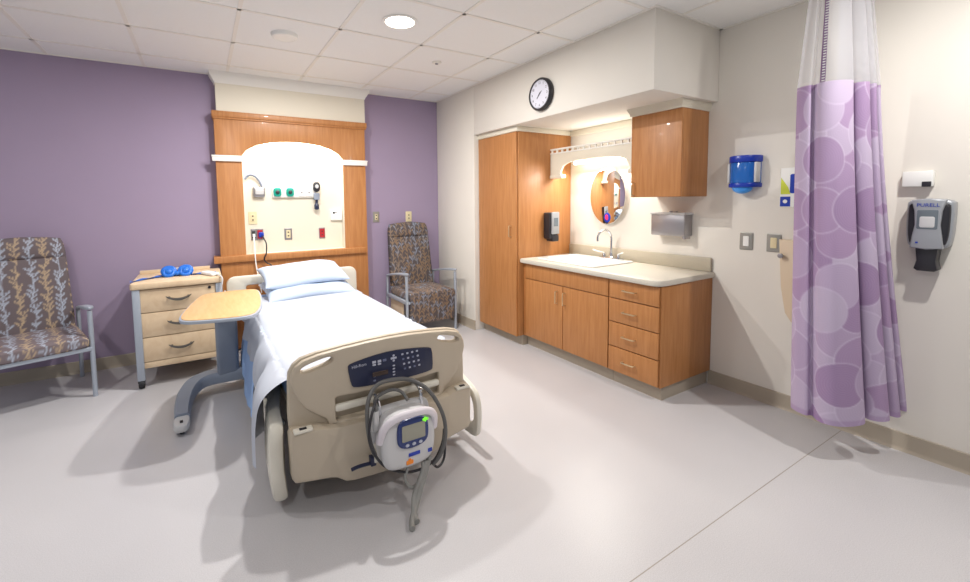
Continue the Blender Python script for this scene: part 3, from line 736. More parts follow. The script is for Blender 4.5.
whs = shell(drape(-.62, -2.535, lambda y: .46-.06*sm(.9, 1.5, -y)-.21*sm(1.75, 2.2, -y)+.012*math.sin(y*13)+.03*sm(2.44, 2.55, -y), lambda y: .47, .580, lambda y: .075+.08*sm(2.1, 2.45, -y), .438, seed=9, ripple=.011), 150, 190)
solo('bed_sheet', whs, 'sheet', 'white bed sheet spread over the mattress and hanging down the left side', 'bed sheet', angle=180)

def pillow(c, rx, ry, rz, tiltx, rotz, seed, mname, label):
    b = B(); rnd = random.Random(seed); ph = [rnd.uniform(0, 6.3) for _ in range(6)]
    def f(sg):
        def g_(a, b_):
            u = -math.cos(PI*a); v = -math.cos(PI*b_)
            e = max(0, 1-u**6)**.5*max(0, 1-v**4)**.5
            pin = 1-.06*(1-abs(u)**2)*(abs(v)**6)-.0
            w = e*rz*(1+.06*math.sin(5*u+ph[0])*math.sin(4*v+ph[1])+.04*math.sin(9*u+4*v+ph[2]))
            return (u*rx*(1-.05*(1-v*v)*abs(u)**8), v*ry*pin, sg*w*(1 if sg > 0 else .7)+.012*math.sin(3*u+ph[3])*abs(v))
        return g_
    tb = B()
    for sg in (1, -1): tb.grid(f(sg), 44, 32)
    bmesh.ops.remove_doubles(tb.bm, verts=tb.bm.verts[:], dist=1e-5); bmesh.ops.recalc_face_normals(tb.bm, faces=tb.bm.faces[:])
    tb.bm.transform(Matrix.Translation(c) @ Matrix.Rotation(rotz, 4, 'Z') @ Matrix.Rotation(tiltx, 4, 'X'))
    return solo('pillow', tb, mname, label, 'pillow', group='pillows at the head of the bed', angle=180)
pillow((-1.665, -.63, .626), .365, .225, .060, math.radians(10), math.radians(4), 1, 'pillow', 'lower pale blue pillow lying directly on the white sheet')
pillow((-1.680, -.555, .736), .355, .215, .060, math.radians(14), math.radians(3), 2, 'pillow', 'upper pale blue pillow stacked on the other by the headboard')

# ------------------------------------------------------------------ mattress pump on the footboard
pu = Thing('mattress_pump', 'grey air mattress pump with blue rimmed screen hooked on the footboard', 'air pump', (BX+.01, -2.80, .15))
PX = BX+.012
S9 = lambda L: [(x*.90, .315+(z-.315)*.92) for x, z in L]
body = soften([(-.13, .20), (-.148, .28), (-.142, .37), (-.125, .43), (-.06, .452), (.06, .452), (.125, .43), (.142, .37), (.148, .28), (.13, .20), (.07, .172), (-.07, .172)], 2)
b = B(); b.plate(S9(body), t=.105, r=.03, seg=4, X=FRONT(-2.858, PX)); bd = pu.part('housing', b, 'pumpbody')
b = B(); b.plate(S9(soften([(-.146, .215), (-.165, .27), (-.166, .41), (-.14, .455), (.14, .455), (.166, .41), (.165, .27), (.146, .215)], 2)), t=.045, r=.012, X=FRONT(-2.765, PX)); pu.part('back_case', b, 'pumpbody')
b = B(); b.tube([(PX-.134, -2.83, .33), (PX-.120, -2.855, .40), (PX-.075, -2.87, .438), (PX, -2.876, .447), (PX+.075, -2.87, .438), (PX+.120, -2.855, .40), (PX+.134, -2.83, .33)], .017, 10, flat=.8); pu.part('carry_handle', b, 'pumptop', label='pale arched carry handle')
b = B(); b.plate(soften([(-.058, .295), (-.066, .35), (-.058, .412), (0, .423), (.080, .412), (.089, .35), (.080, .295), (.01, .280)], 2), t=.02, r=.006, X=FRONT(-2.868, PX)); bz = pu.part('screen_bezel', b, 'pumpscr')
b = B(); b.plate(rrect(-.044, .068, .322, .394, .006), t=.006, r=.002, X=FRONT(-2.872, PX)); pu.part('screen', b, 'lcdg')
b = B()
for dx in (-.02, .012, .044): b.plate(ell(dx, .304, .009, .007, 14), t=.006, r=.002, X=FRONT(-2.873, PX))
pu.part('button', b, 'key')
b = B(); b.box(PX+.055, PX+.083, -2.874, -2.866, .396, .404, .001, 1); b.box(PX+.064, PX+.072, -2.874, -2.866, .390, .410, .001, 1); pu.part('status_light', b, 'led', label='green cross status light')
b = B(); b.box(PX-.01, PX+.045, -2.862, -2.855, .243, .258, .001, 1); b.box(PX+.085, PX+.105, -2.862, -2.85, .236, .252, .001, 1); pu.part('nameplate', b, 'bluedark')
b = B(); b.box(PX-.022, PX+.012, -2.862, -2.855, .208, .226, .002, 1); b.box(PX-.012, PX+.002, -2.862, -2.855, .224, .234, .002, 1); pu.part('warning_label', b, 'orange', label='small orange warning mark')
for s in (-1, 1):
    b = B(); b.tube([(PX+s*.10, -2.76, .40), (PX+s*.105, -2.75, .47), (PX+s*.105, -2.70, .492), (PX+s*.105, -2.655, .478)], .009, 8); pu.part('hook', b, 'chrome')
# left clip column
b = B(); b.box(PX-.15, PX-.118, -2.80, -2.74, .36, .46, .01, 3); pu.part('side_bracket', b, 'lightgrey')
b = B(); b.tube([(-1.845, -2.81, .27), (-1.868, -2.82, .34), (-1.872, -2.80, .426), (-1.854, -2.77, .505), (-1.808, -2.75, .552), (-1.734, -2.745, .558), (-1.64, -2.75, .538), (-1.56, -2.78, .475), (-1.515, -2.82, .375), (-1.505, -2.83, .275), (-1.53, -2.83, .19), (-1.57, -2.82, .14)], .0095, 10); pu.part('air_hose', b, 'hose', label='dark grey air hose looped over the pump')
b = B(); b.tube([(-1.83, -2.80, .46), (-1.82, -2.765, .50), (-1.75, -2.76, .52), (-1.70, -2.77, .505), (-1.68, -2.80, .47)], .008, 8); pu.part('air_hose', b, 'hose')
for q in ([(-1.585, -2.82, .19), (-1.62, -2.84, .13), (-1.665, -2.87, .07), (-1.70, -2.90, .03), (-1.735, -2.94, .014), (-1.755, -2.985, .014)], [(-1.61, -2.83, .18), (-1.65, -2.85, .115), (-1.69, -2.87, .06), (-1.715, -2.92, .02), (-1.72, -2.96, .014)]):
    b = B(); b.tube(q, .0125, 10); pu.part('air_hose', b, 'hosel', label='silver grey hose trailing down to the floor')
b = B(); b.tube([(-1.70, -2.83, .18), (-1.715, -2.83, .13), (-1.69, -2.84, .085), (-1.65, -2.84, .10), (-1.632, -2.84, .15), (-1.628, -2.83, .18)], .008, 8); pu.part('air_hose', b, 'hosel')
b = B(); b.tube([(-1.825, -2.79, .505), (-1.858, -2.815, .454), (-1.876, -2.83, .373), (-1.855, -2.83, .29), (-1.80, -2.83, .21), (-1.70, -2.83, .155), (-1.615, -2.83, .15), (-1.553, -2.82, .168), (-1.50, -2.79, .215), (-1.478, -2.765, .26)], .006, 8)
b.tube([(-1.478, -2.765, .26), (-1.475, -2.77, .20), (-1.50, -2.80, .135), (-1.545, -2.82, .12), (-1.58, -2.82, .16)], .006, 8)
pu.part('power_cord', b, 'black')
b = B(); b.tube([(BX-.225, -2.755, .205), (BX-.19, -2.76, .212), (BX-.13, -2.76, .208)], .010, 8, flat=.7); b.box(BX-.14, BX-.115, -2.77, -2.735, .195, .235, .004); bed.part('brake_pedal', b, 'navy', label='small dark foot lever at bottom of footboard')
b = B(); b.box(BX-.125, BX-.10, -2.775, -2.725, .21, .30, .004); bed.part('cable_clip', b, 'bone')
# ------------------------------------------------------------------ wardrobe
wd = Thing('wardrobe', 'tall cherry wood wardrobe at the left end of the sink alcove', 'wardrobe', (.4, -1.14, 0))
b = B(); b.box(.066, WX-.004, -1.442, -.805, .095, 1.996, .002); wd.part('carcass', b, 'wood')
b = B(); b.plate([(.818, .092), (1.432, .092), (1.432, 1.994), (.818, 1.994)], t=.02, r=.003, X=WEST(.044)); d = wd.part('door', b, 'wood')
def bar_pull(th, parent, X, L, vert=False, mname='nickel', off=.028):
    b = B()
    pts = [(-L/2, 0, 0), (-L/2, 0, off*.8), (-L/2+.012, 0, off), (L/2-.012, 0, off), (L/2, 0, off*.8), (L/2, 0, 0)]
    if vert: pts = [(0, a, c) for a, _, c in pts]
    b.tube(pts, .0048, 8, res=3, X=X); return th.part('handle', b, mname, parent=parent)
bar_pull(wd, d, WEST(.044, -1.375, 1.075) if False else WEST(.044, -1.157, 1.08) @ Matrix.Translation((.20, 0, 0)), .10, True)
b = B(); b.box(.11, WX-.01, -1.442, -.81, 0, .097); wd.part('plinth', b, 'baseb')

# ------------------------------------------------------------------ base cabinets
sk = Thing('sink_cabinet', 'cherry sink cabinet with two doors, between wardrobe and drawer unit', 'cabinet', (.42, -1.93, 0))
b = B(); b.box(.131, WX-.004, -2.427, -1.446, .1, .66, .002); b.box(.131, .155, -2.427, -1.446, .66, .788, .002); b.box(.155, WX-.004, -1.47, -1.446, .66, .788); b.box(.155, WX-.004, -2.427, -2.40, .66, .788); sk.part('carcass', b, 'wood')
b = B(); b.plate([(1.484, .652), (2.422, .652), (2.422, .785), (1.484, .785)], t=.019, r=.002, X=WEST(.111)); sk.part('false_front', b, 'wood')
for y0, y1, hy in ((1.484, 1.957, 1.905), (1.963, 2.422, 2.0)):
    b = B(); b.plate([(y0, .108), (y1, .108), (y1, .645), (y0, .645)], t=.019, r=.002, X=WEST(.111)); d = sk.part('door', b, 'wood')
    bar_pull(sk, d, WEST(.111, -(1.898 if hy < 1.95 else 1.985), .545), .10, True)
b = B(); b.box(.172, WX-.01, -2.427, -1.446, 0, .102); sk.part('plinth', b, 'baseb')
b = B(); b.box(.118, .131, -1.48, -1.446, .1, .788, .002); sk.part('filler_strip', b, 'wooddark')
dr = Thing('drawer_cabinet', 'cherry four-drawer base cabinet at the right end of the vanity', 'cabinet', (.42, -2.64, 0))
b = B(); b.box(.131, WX-.004, -2.832, -2.430, .1, .788, .002); dr.part('carcass', b, 'wood')
b = B(); b.box(.125, WX-.003, -2.842, -2.833, .1, .788, .002); dr.part('end_panel', b, 'wood')
for z0, z1 in ((.652, .785), (.478, .645), (.294, .471), (.108, .287)):
    b = B(); b.plate([(2.432, z0), (2.832, z0), (2.832, z1), (2.432, z1)], t=.019, r=.002, X=WEST(.111)); d = dr.part('drawer', b, 'wood')
    bar_pull(dr, d, WEST(.111, -2.61, (z0+z1)/2), .10)
b = B(); b.box(.172, WX-.01, -2.822, -2.430, 0, .102); dr.part('plinth', b, 'baseb')
# countertop
ct = Thing('countertop', 'speckled beige laminate countertop with backsplash over the vanity cabinets', 'countertop', (.4, -2.15, .79))
hole = rrect(.215, .60, -2.185, -1.60, .05, 5)
b = B(); b.plate([(.078, -1.447), (.078, -2.78), (.088, -2.825), (.12, -2.850), (.18, -2.856), (WX-.001, -2.856), (WX-.001, -1.447)], [hole], .042, .010, UP(.832)); ct.part('slab', b, 'counter')
b = B(); b.box(WX-.024, WX-.001, -2.835, -1.447, .832, .932, .004); ct.part('backsplash', b, 'splash')
# sink
sn = Thing('sink', 'white drop-in porcelain sink set in the countertop', 'sink', (.42, -1.89, .83))
b = B(); outer = rrect(.165, .685, -2.23, -1.555, .05, 6); inner = rrect(.225, .585, -2.17, -1.615, .07, 6)
b.plate(outer, [inner], .014, .006, UP(.846)); sn.part('rim', b, 'porcelain')
b = B(); tb = b.bm; R = []
for (sc_, z) in ((1.005, .842), (.99, .82), (.93, .755), (.84, .71), (.5, .698), (.12, .694)):
    R.append([tb.verts.new((.405+(x-.405)*sc_, -1.8925+(y+1.8925)*sc_, z)) for x, y in inner])
for A, C in zip(R, R[1:]):
    for k in range(len(A)): tb.faces.new((A[k], A[(k+1) % len(A)], C[(k+1) % len(A)], C[k]))
tb.faces.new(R[-1]); sn.part('bowl', b, 'porcelain')
b = B(); b.lathe([(0, .695), (.024, .695), (.027, .699), (0, .700)], Matrix.Translation((.405, -1.8925, 0)), 20); sn.part('drain', b, 'chrome')
# faucet
fa = Thing('faucet', 'chrome gooseneck faucet with two wing handles at back of sink', 'faucet', (.64, -2.02, .846))
b = B(); b.lathe([(.026, .846), (.026, .856), (.016, .866), (.014, .90), (0, .90)], Matrix.Translation((.645, -2.01, 0)), 20); b.tube([(.645, -2.01, .86), (.645, -2.01, .95), (.645, -2.01, 1.03), (.63, -2.005, 1.075), (.585, -1.995, 1.10), (.535, -1.985, 1.085), (.508, -1.98, 1.05), (.505, -1.98, 1.005)], .0095, 12); fa.part('spout', b, 'chrome')
b = B(); b.box(.615, .672, -2.12, -1.90, .845, .856, .005); fa.part('deck_plate', b, 'chrome')
for dy in (-.075, .075):
    b = B(); b.lathe([(.018, .85), (.016, .885), (.010, .892), (0, .892)], Matrix.Translation((.645, -2.01+dy, 0)), 16); hd = fa.part('valve', b, 'chrome')
    b = B(); b.tube([(.645, -2.01+dy, .893), (.62, -2.01+dy*1.5, .90), (.59, -2.01+dy*2.1, .915)], lambda a: .006+.006*a, 10, flat=.5); fa.part('wing_handle', b, 'white', parent=hd, label='pale wing lever')
# upper cabinet
uc = Thing('wall_cabinet', 'cherry wall cabinet hung under the soffit at right of the mirror', 'cabinet', (.57, -2.58, 1.38))
b = B(); b.box(.420, WX-.003, -2.782, -2.383, 1.38, 1.988, .002); uc.part('carcass', b, 'wood')
b = B(); b.plate([(2.385, 1.382), (2.782, 1.382), (2.782, 1.986), (2.385, 1.986)], t=.02, r=.002, X=WEST(.399)); d = uc.part('door', b, 'wood')
bar_pull(uc, d, WEST(.399, -2.412, 1.44), .09, True)
# light valance
lv = Thing('light_valance', 'cream arched light valance with small railing above the mirror', 'light fixture', (.6, -1.92, 1.58))
y0, y1 = 1.447, 2.380
arcp = []
for i in range(25):
    t_ = i/24; yy = 1.575+(2.335-1.575)*t_; q = abs(2*t_-1)
    arcp.append((yy, 1.615+.11*max(0, 1-q**3.2)**.42))
fas = [(y0, 1.578), (1.60, 1.578), (1.602, 1.60)]+arcp+[(2.315, 1.60), (2.318, 1.578), (y1, 1.578), (y1, 1.80), (y0, 1.80)]
b = B(); b.plate(fas, t=.02, r=.003, X=WEST(.45)); lv.part('fascia', b, 'creamtrim')
b = B(); b.box(.47, WX-.003, -2.38, -1.447, 1.785, 1.80); lv.part('shelf', b, 'creamtrim')
b = B(); b.box(.446, .474, -2.38, -1.447, 1.800, 1.812, .002); b.box(.446, .474, -2.38, -1.447, 1.836, 1.85, .003)
for k in range(15): b.box(.452, .468, -1.457-.0655*k-.012, -1.457-.0655*k, 1.81, 1.838)
lv.part('gallery_rail', b, 'whitetrim')
for yy in ((1.447, 1.60), (2.318, 2.38)):
    b = B(); b.box(.44, .50, -yy[1]-.004 if yy[0] < 2 else -yy[1], -yy[0], 1.570, 1.602, .006); lv.part('bracket_foot', b, 'creamtrim')
b = B(); b.box(.62, WX-.003, -2.28, -1.55, 1.735, 1.784, .006); lv.part('lamp_housing', b, 'white')
b = B(); b.tube([(.645, -2.26, 1.715), (.645, -1.57, 1.715)], .016, 12, smooth=False); lv.part('lamp_tube', b, 'tubeglow', label='glowing fluorescent tube')
# mirror
mi_ = Thing('wall_mirror', 'oval frameless mirror above the sink', 'mirror', (WX, -1.91, 1.14))
b = B(); b.plate(ell(1.912, 1.40, .212, .255, 56), t=.008, r=.003, X=WEST(WX-.009)); mi_.part('glass', b, 'mirror')
b = B(); b.plate(ell(1.92, 1.203, .040, .044, 28), t=.003, r=.001, X=WEST(WX-.0112)); mi_.part('sticker', b, 'bluedark', label='round pink and blue sticker at the bottom')
b = B(); b.plate(soften([(1.895, 1.19), (1.925, 1.176), (1.937, 1.20), (1.925, 1.232), (1.90, 1.228)], 2), t=.002, r=.0006, X=WEST(WX-.0125)); mi_.part('sticker_print', b, 'pink'); mi_.o.rotation_euler.z = math.radians(-6); mi_.o.location.x -= .024
# soap dispenser
so = Thing('soap_dispenser', 'black and silver soap dispenser on the wardrobe side above the counter', 'soap dispenser', (.42, -1.5, .97))
b = B(); b.box(.365, .468, -1.536, -1.443, 1.0, 1.25, .012, 3); so.part('housing', b, 'black')
b = B(); b.box(.378, .472, -1.552, -1.536, 1.045, 1.255, .008, 2); fc = so.part('front_cover', b, 'silver')
b = B(); b.box(.398, .452, -1.5535, -1.551, 1.12, 1.20, .001, 1); so.part('window', b, 'glass', parent=fc)
b = B(); b.box(.385, .470, -1.55, -1.46, .975, 1.04, .012, 2); so.part('push_bar', b, 'black')
# towel dispenser
tw = Thing('paper_towel_dispenser', 'brushed steel paper towel dispenser on the wall right of the mirror', 'towel dispenser', (.68, -2.54, 1.06))
b = B(); b.box(.622, WX-.001, -2.682, -2.408, 1.082, 1.25, .008, 2); tw.part('body', b, 'steel')
b = B(); b.box(.612, WX-.001, -2.69, -2.40, 1.245, 1.262, .004, 2); tw.part('lid', b, 'lightgrey')
b = B(); b.lathe([(.014, 0), (.014, .010), (0, .010)], frame((.66, -2.55, 1.262), (1, 0, 0), (0, 1, 0)), 14); b.box(.65, .67, -2.60, -2.57, 1.262, 1.27, .002); tw.part('lock', b, 'steel')
b = B(); b.box(.63, .70, -2.685, -2.66, 1.062, 1.09, .004); tw.part('tear_edge', b, 'steel')
# clock
ck = Thing('wall_clock', 'round black rimmed wall clock on the soffit face', 'clock', (-.02, -1.84, 2.11))
XC = WEST(0, -1.835, 2.228)
b = B(); b.lathe([(.128, .0), (.132, .006), (.132, .03), (.124, .042), (.114, .042), (.112, .034), (0, .034), (0, 0)], XC, 56); ck.part('rim', b, 'black')
b = B(); b.lathe([(.1115, .0345), (.1115, .036), (0, .036)], XC, 56); fc = ck.part('face', b, 'clockface')
b = B()
for k in range(12):
    a = PI/2-2*PI*(k+1)/12
    b.text(str(k+1), .027, XC @ Matrix.Translation((.088*math.cos(a), .088*math.sin(a), .0368)), .0003)
for k in range(60):
    a = 2*PI*k/60
    b.box(.102, .108, -.0007, .0007, .036, .037, X=XC @ Matrix.Rotation(a, 4, 'Z'))
ck.part('numerals', b, 'dark', parent=fc)
def hand(a, L, w):
    b = B(); b.plate([(-w, -.015), (w, -.015), (w*.4, L), (-w*.4, L)], t=.0015, r=0, X=XC @ Matrix.Translation((0, 0, .0395)) @ Matrix.Rotation(-math.radians(a), 4, 'Z')); return b
ck.part('hour_hand', hand(222, .045, .005), 'black'); ck.part('minute_hand', hand(50, .035, .004), 'black')

# ------------------------------------------------------------------ right wall things
bd_ = Thing('wall_dispenser', 'blue translucent cup dispenser on the wall right of the cabinet', 'dispenser', (.66, -3.04, 1.40))
BYc = 3.045
def half(r, z0, z1, x=WX):
    pts = [(x-.001, -BYc-r)]+[(x-.015-.1*math.sin(PI*k/14)**.8*(r/.09), -BYc-r*math.cos(PI*k/14)) for k in range(15)]+[(x-.001, -BYc+r)]
    return pts, z0, z1
def dplate(r, z0, z1, bev=.006):
    p, a, c = half(r, z0, z1); b = B(); b.plate(p, t=c-a, r=bev, X=UP(c)); return b
bd_.part('top_cap', dplate(.092, 1.60, 1.645), 'bluedark'); bd_.part('body', dplate(.085, 1.462, 1.602), 'bluetint'); bd_.part('bottom_cap', dplate(.092, 1.435, 1.464), 'bluedark')
for s in (-1, 1):
    b = B(); b.box(.655, .71, -BYc+s*.082-.008, -BYc+s*.082+.008, 1.468, 1.598, .004); bd_.part('side_strip', b, 'lightgrey')
b = B(); b.sphere((.672, -BYc, 1.435), .045, .062, .042); bd_.part('dome', b, 'bluelight')
# notice
no = Thing('wall_notice', 'white notice with yellow-green and blue print, half behind the curtain', 'sign', (WX, -3.31, 1.31))
b = B(); b.box(WX-.006, WX-.0005, -3.39, -3.243, 1.305, 1.55, .001, 1); no.part('board', b, 'white')
b = B(); b.plate([(3.246, 1.385), (3.30, 1.385), (3.285, 1.43), (3.246, 1.49)], t=.001, r=0, X=WEST(WX-.0065)); no.part('green_print', b, 'yellow')
b = B(); b.plate(rrect(3.295, 3.385, 1.39, 1.51, .01), t=.001, r=0, X=WEST(WX-.0068)); b.plate([(3.245, 1.308), (3.30, 1.308), (3.30, 1.37), (3.245, 1.37)], t=.001, r=0, X=WEST(WX-.0066)); no.part('blue_print', b, 'bluedark')
b = B(); b.plate(ell(3.272, 1.34, .012, .012, 14), t=.001, r=0, X=WEST(WX-.0076)); no.part('symbol', b, 'white')
for y, lab in ((3.056, 'steel rocker switch plate nearest the vanity on the right wall'), (3.219, 'steel rocker switch plate beside the beige panel, near the curtain')):
    t = Thing('light_switch', lab, 'switch', (WX, -y, 1.07), group='switches on the right wall')
    b = B(); b.plate(rrect(y-.041, y+.041, 1.013, 1.131, .005), t=.006, r=.003, X=WEST(WX-.0065)); t.part('plate', b, 'platemetal')
    b = B(); b.plate(rrect(y-.018, y+.018, 1.038, 1.106, .004), t=.006, r=.002, X=WEST(WX-.0105)); t.part('rocker', b, 'white' if y < 3.1 else 'ivory')
fd = Thing('wall_desk_panel', 'beige fold-down wall panel with round knob, half hidden behind the curtain', 'wall panel', (.68, -3.42, .6))
b = B(); b.plate([(3.262, 1.10), (3.62, 1.10), (3.62, .585), (3.345, .585), (3.31, .64), (3.282, .80)], t=.045, r=.008, X=WEST(WX-.047)); fd.part('panel', b, 'beigebox')
b = B(); b.lathe([(.008, 0), (.008, .012), (.016, .018), (.015, .028), (0, .032)], frame((WX-.047, -3.285, 1.0), (0, -1, 0), (0, 0, 1)), 16); fd.part('knob', b, 'steel')
b = B(); b.box(WX-.052, WX-.046, -3.40, -3.375, .965, 1.04, .003); fd.part('pull', b, 'dark')

sa = Thing('sanitizer_dispenser', 'silver and black hand sanitizer dispenser on the wall right of the curtain', 'sanitizer dispenser', (.68, -3.92, 1.0))
SY = 3.912
b = B(); b.plate(soften([(SY-.078, 1.35), (SY+.078, 1.35), (SY+.083, 1.30), (SY+.080, 1.14), (SY+.06, 1.098), (SY-.06, 1.098), (SY-.080, 1.14), (SY-.083, 1.30)], 2), t=.07, r=.014, seg=3, X=WEST(.66)); sa.part('housing', b, 'silver')
b = B(); b.plate(soften([(SY-.068, 1.335), (SY+.068, 1.335), (SY+.073, 1.29), (SY+.07, 1.145), (SY+.052, 1.11), (SY-.052, 1.11), (SY-.07, 1.145), (SY-.073, 1.29)], 2), t=.04, r=.01, seg=3, X=WEST(.643)); sa.part('side_cheeks', b, 'black', label='black side grips')
b = B(); b.plate([(SY-.058, 1.105), (SY-.052, 1.16), (SY-.044, 1.22), (SY-.048, 1.29), (SY-.060, 1.343), (SY, 1.352), (SY+.060, 1.343), (SY+.048, 1.29), (SY+.044, 1.22), (SY+.052, 1.16), (SY+.058, 1.105), (SY, 1.098)], t=.03, r=.008, seg=3, X=WEST(.628)); fc = sa.part('front_cover', b, 'silver')
b = B(); b.plate(rrect(SY-.036, SY+.036, 1.20, 1.295, .006), t=.004, r=.001, X=WEST(.6265)); sa.part('window', b, 'glass', parent=fc)
b = B(); b.plate(rrect(SY-.026, SY+.026, 1.208, 1.262, .008), t=.002, r=.0005, X=WEST(.6255)); sa.part('refill_bag', b, 'lightgrey', parent=fc)
b = B(); b.text('PURELL', .024, WEST(.6268, -SY, 1.318), .0006); b.box(.6262, .628, -SY+.027, -SY+.036, 1.128, 1.136); sa.part('brand_mark', b, 'bluedark', parent=fc)
b = B(); b.plate([(SY-.040, 1.105), (SY+.040, 1.105), (SY+.034, 1.04), (SY+.042, .998), (SY+.03, .988), (SY-.03, .988), (SY-.042, .998), (SY-.034, 1.04)], t=.075, r=.008, X=WEST(.645)); sa.part('nozzle', b, 'black')
sb = Thing('wall_sensor_box', 'small white box with black sensor above the hand sanitizer', 'sensor', (.71, -3.85, 1.4))
b = B(); b.box(.692, WX-.001, -3.91, -3.80, 1.412, 1.49, .004, 2); sb.part('case', b, 'white')
b = B(); b.box(.688, .694, -3.905, -3.872, 1.41, 1.436, .002); sb.part('sensor', b, 'black')

# ------------------------------------------------------------------ privacy curtain
cu = Thing('privacy_curtain', 'gathered lilac privacy curtain with circle print and white mesh top', 'curtain', (.42, -3.68, .2))
FOLDS = [(-.15, -.08), (-.195, -.05), (-.208, -.01), (-.195, .03), (-.172, .03), (-.178, .075), (-.150, .110), (-.095, .120), (-.045, .108), (-.020, .07), (-.022, .01), (-.015, -.01), (.006, .02), (.010, .065), (.040, .085), (.076, .07), (.082, .01), (.080, -.04), (.092, -.05), (.104, -.01), (.106, .03), (.122, .05), (.148, .03), (.150, -.03), (.158, -.05), (.168, -.01), (.180, .015), (.200, .0), (.208, -.05), (.19, -.08)]
E1, E2 = Vector((.858, -.513)), Vector((-.513, -.858)); C0 = Vector((.365, -3.625))
FP = catmull([(a, b_, 0) for a, b_ in FOLDS], 24)
FL = [0]
for i in range(1, len(FP)): FL.append(FL[-1]+(FP[i]-FP[i-1]).length)
def fold(u):
    """point along the gathered cloth, arc-length parameter 0..1, in (across, towards the room) coordinates"""
    s_ = u*FL[-1]; lo, hi = 0, len(FL)-1
    while hi-lo > 1:
        m_ = (lo+hi)//2
        if FL[m_] <= s_: lo = m_
        else: hi = m_
    t_ = (s_-FL[lo])/max(1e-9, FL[hi]-FL[lo]); return FP[lo]+(FP[hi]-FP[lo])*t_
def cplace(u, sx, so, sd, do=0.):
    p = fold(u); q = C0+E1*(p.x*sx+so)+E2*(p.y*sd+do); return q
ZT, ZB = 1.925, .215
LEN = FL[-1]*1.2
def cfun(u, v):
    w = v**1.25
    q = cplace(u, .97+.49*w, .018+.147*w, 1+.25*v)
    return (q.x, q.y, ZT+(ZB-ZT)*v+.005*math.sin(u*23)*v)
NU, NV = 340, 300
b = B(); b.grid(cfun, NU, NV); bmesh.ops.recalc_face_normals(b.bm, faces=b.bm.faces[:])
cl = cu.part('fabric_panel', b, 'curtain', angle=180)
# circle print, painted per vertex in cloth coordinates
me = cl.data; n = len(me.vertices)
idx = np.arange(n); U = (idx % (NU+1))/NU*LEN; V = (idx//(NU+1))/NV*(ZT-ZB)
colr = np.tile(np.array(lin('b79bc0')), (n, 1))
rnd = random.Random(11)
tones = [lin(h) for h in ('ad99b6', 'a184a8', 'b9aac2', '94779e', 'b3a1bd', '9f84a8', 'beb1c7')]
R0 = .115
tm = np.mean(np.array(tones), axis=0); tones = [tm+(np.array(c)-tm)*.7 for c in tones]
rows = []
for j in range(-1, 16):
    for i in range(-1, 12):
        cx0 = i*.17+(j % 2)*.085; cy0 = j*.125
        rows.append((cx0, cy0, (i*3+j*5+rnd.randint(0, 1)) % 7))
rnd.shuffle(rows)
for cx0, cy0, tn in rows:
    d = np.hypot(U-cx0, (V-cy0)); k = np.clip((R0-d)/.004, 0, 1)[:, None]
    ring = (.5+.5*np.cos(d/.011*2*PI))[:, None]*.06
    edge = np.exp(-((d-R0)/.0035)**2)[:, None]*.30
    c0 = np.array(tones[tn])*(1-ring)+np.array(lin('e6deec'))*ring
    colr = colr*(1-k)+c0*k
    colr = colr*(1-edge)+np.array(lin('ded3e6'))*edge
hem = np.clip((V-(ZT-ZB-.03))/.004, 0, 1)[:, None]*.35
colr = colr*(1-hem)+np.array(lin('8f6c9c'))*hem
c4 = np.ones((n, 4)); c4[:, :3] = colr
a_ = me.color_attributes.new('Col', 'FLOAT_COLOR', 'POINT'); a_.data.foreach_set('color', c4.ravel())
def mfun(u, v):   # v 0 top -> 1 bottom
    q = cplace(u, .68+.29*v, .018-.02*(1-v), .62+.38*v)
    return (q.x, q.y, 2.50+(ZT-2.50)*v)
b = B(); b.grid(mfun, 340, 20); cu.part('mesh_top', b, 'netting', angle=180)
# binding strip running up the mesh
b = B()
tS = min(range(400), key=lambda k: (fold(k/400)-Vector((-.178, .078, 0))).length)/400
def sfun(u, v):
    P0 = Vector(mfun(tS-.011, v)); P1 = Vector(mfun(tS+.011, v)); P = P0+(P1-P0)*u
    return (P.x-.004, P.y-.005, P.z)
b.grid(sfun, 6, 20); bd3 = cu.part('binding_strip', b, 'curtain', angle=180, label='dotted purple binding strip on the mesh')
paint(bd3, lambda co: np.tile(np.array(lin('7f6688')), (len(co), 1)))
b = B()
for k in range(44):
    v = (k+.5)/44; P = Vector(sfun(.5, v)); b.box(P.x-.0035, P.x-.001, P.y-.009, P.y+.003, P.z-.003, P.z+.002)
cu.part('binding_dots', b, 'lightgrey')
b = B()
for k in range(9):
    P = mfun(k/8, 0); b.tube([(P[0], P[1], 2.495), (P[0], P[1]+.004, 2.512), (P[0], P[1], 2.527)], .003, 6)
cu.part('hook', b, 'lightgrey')
tk = B(); tk.tube([(.18, -3.50, 2.531), (.365, -3.625, 2.531), (.52, -3.72, 2.531), (.56, -4.0, 2.531), (.3, -4.4, 2.531), (-.2, -5.2, 2.531)], .009, 8)
solo('curtain_track', tk, 'white', 'white curtain track on the ceiling above the privacy curtain', 'curtain track')

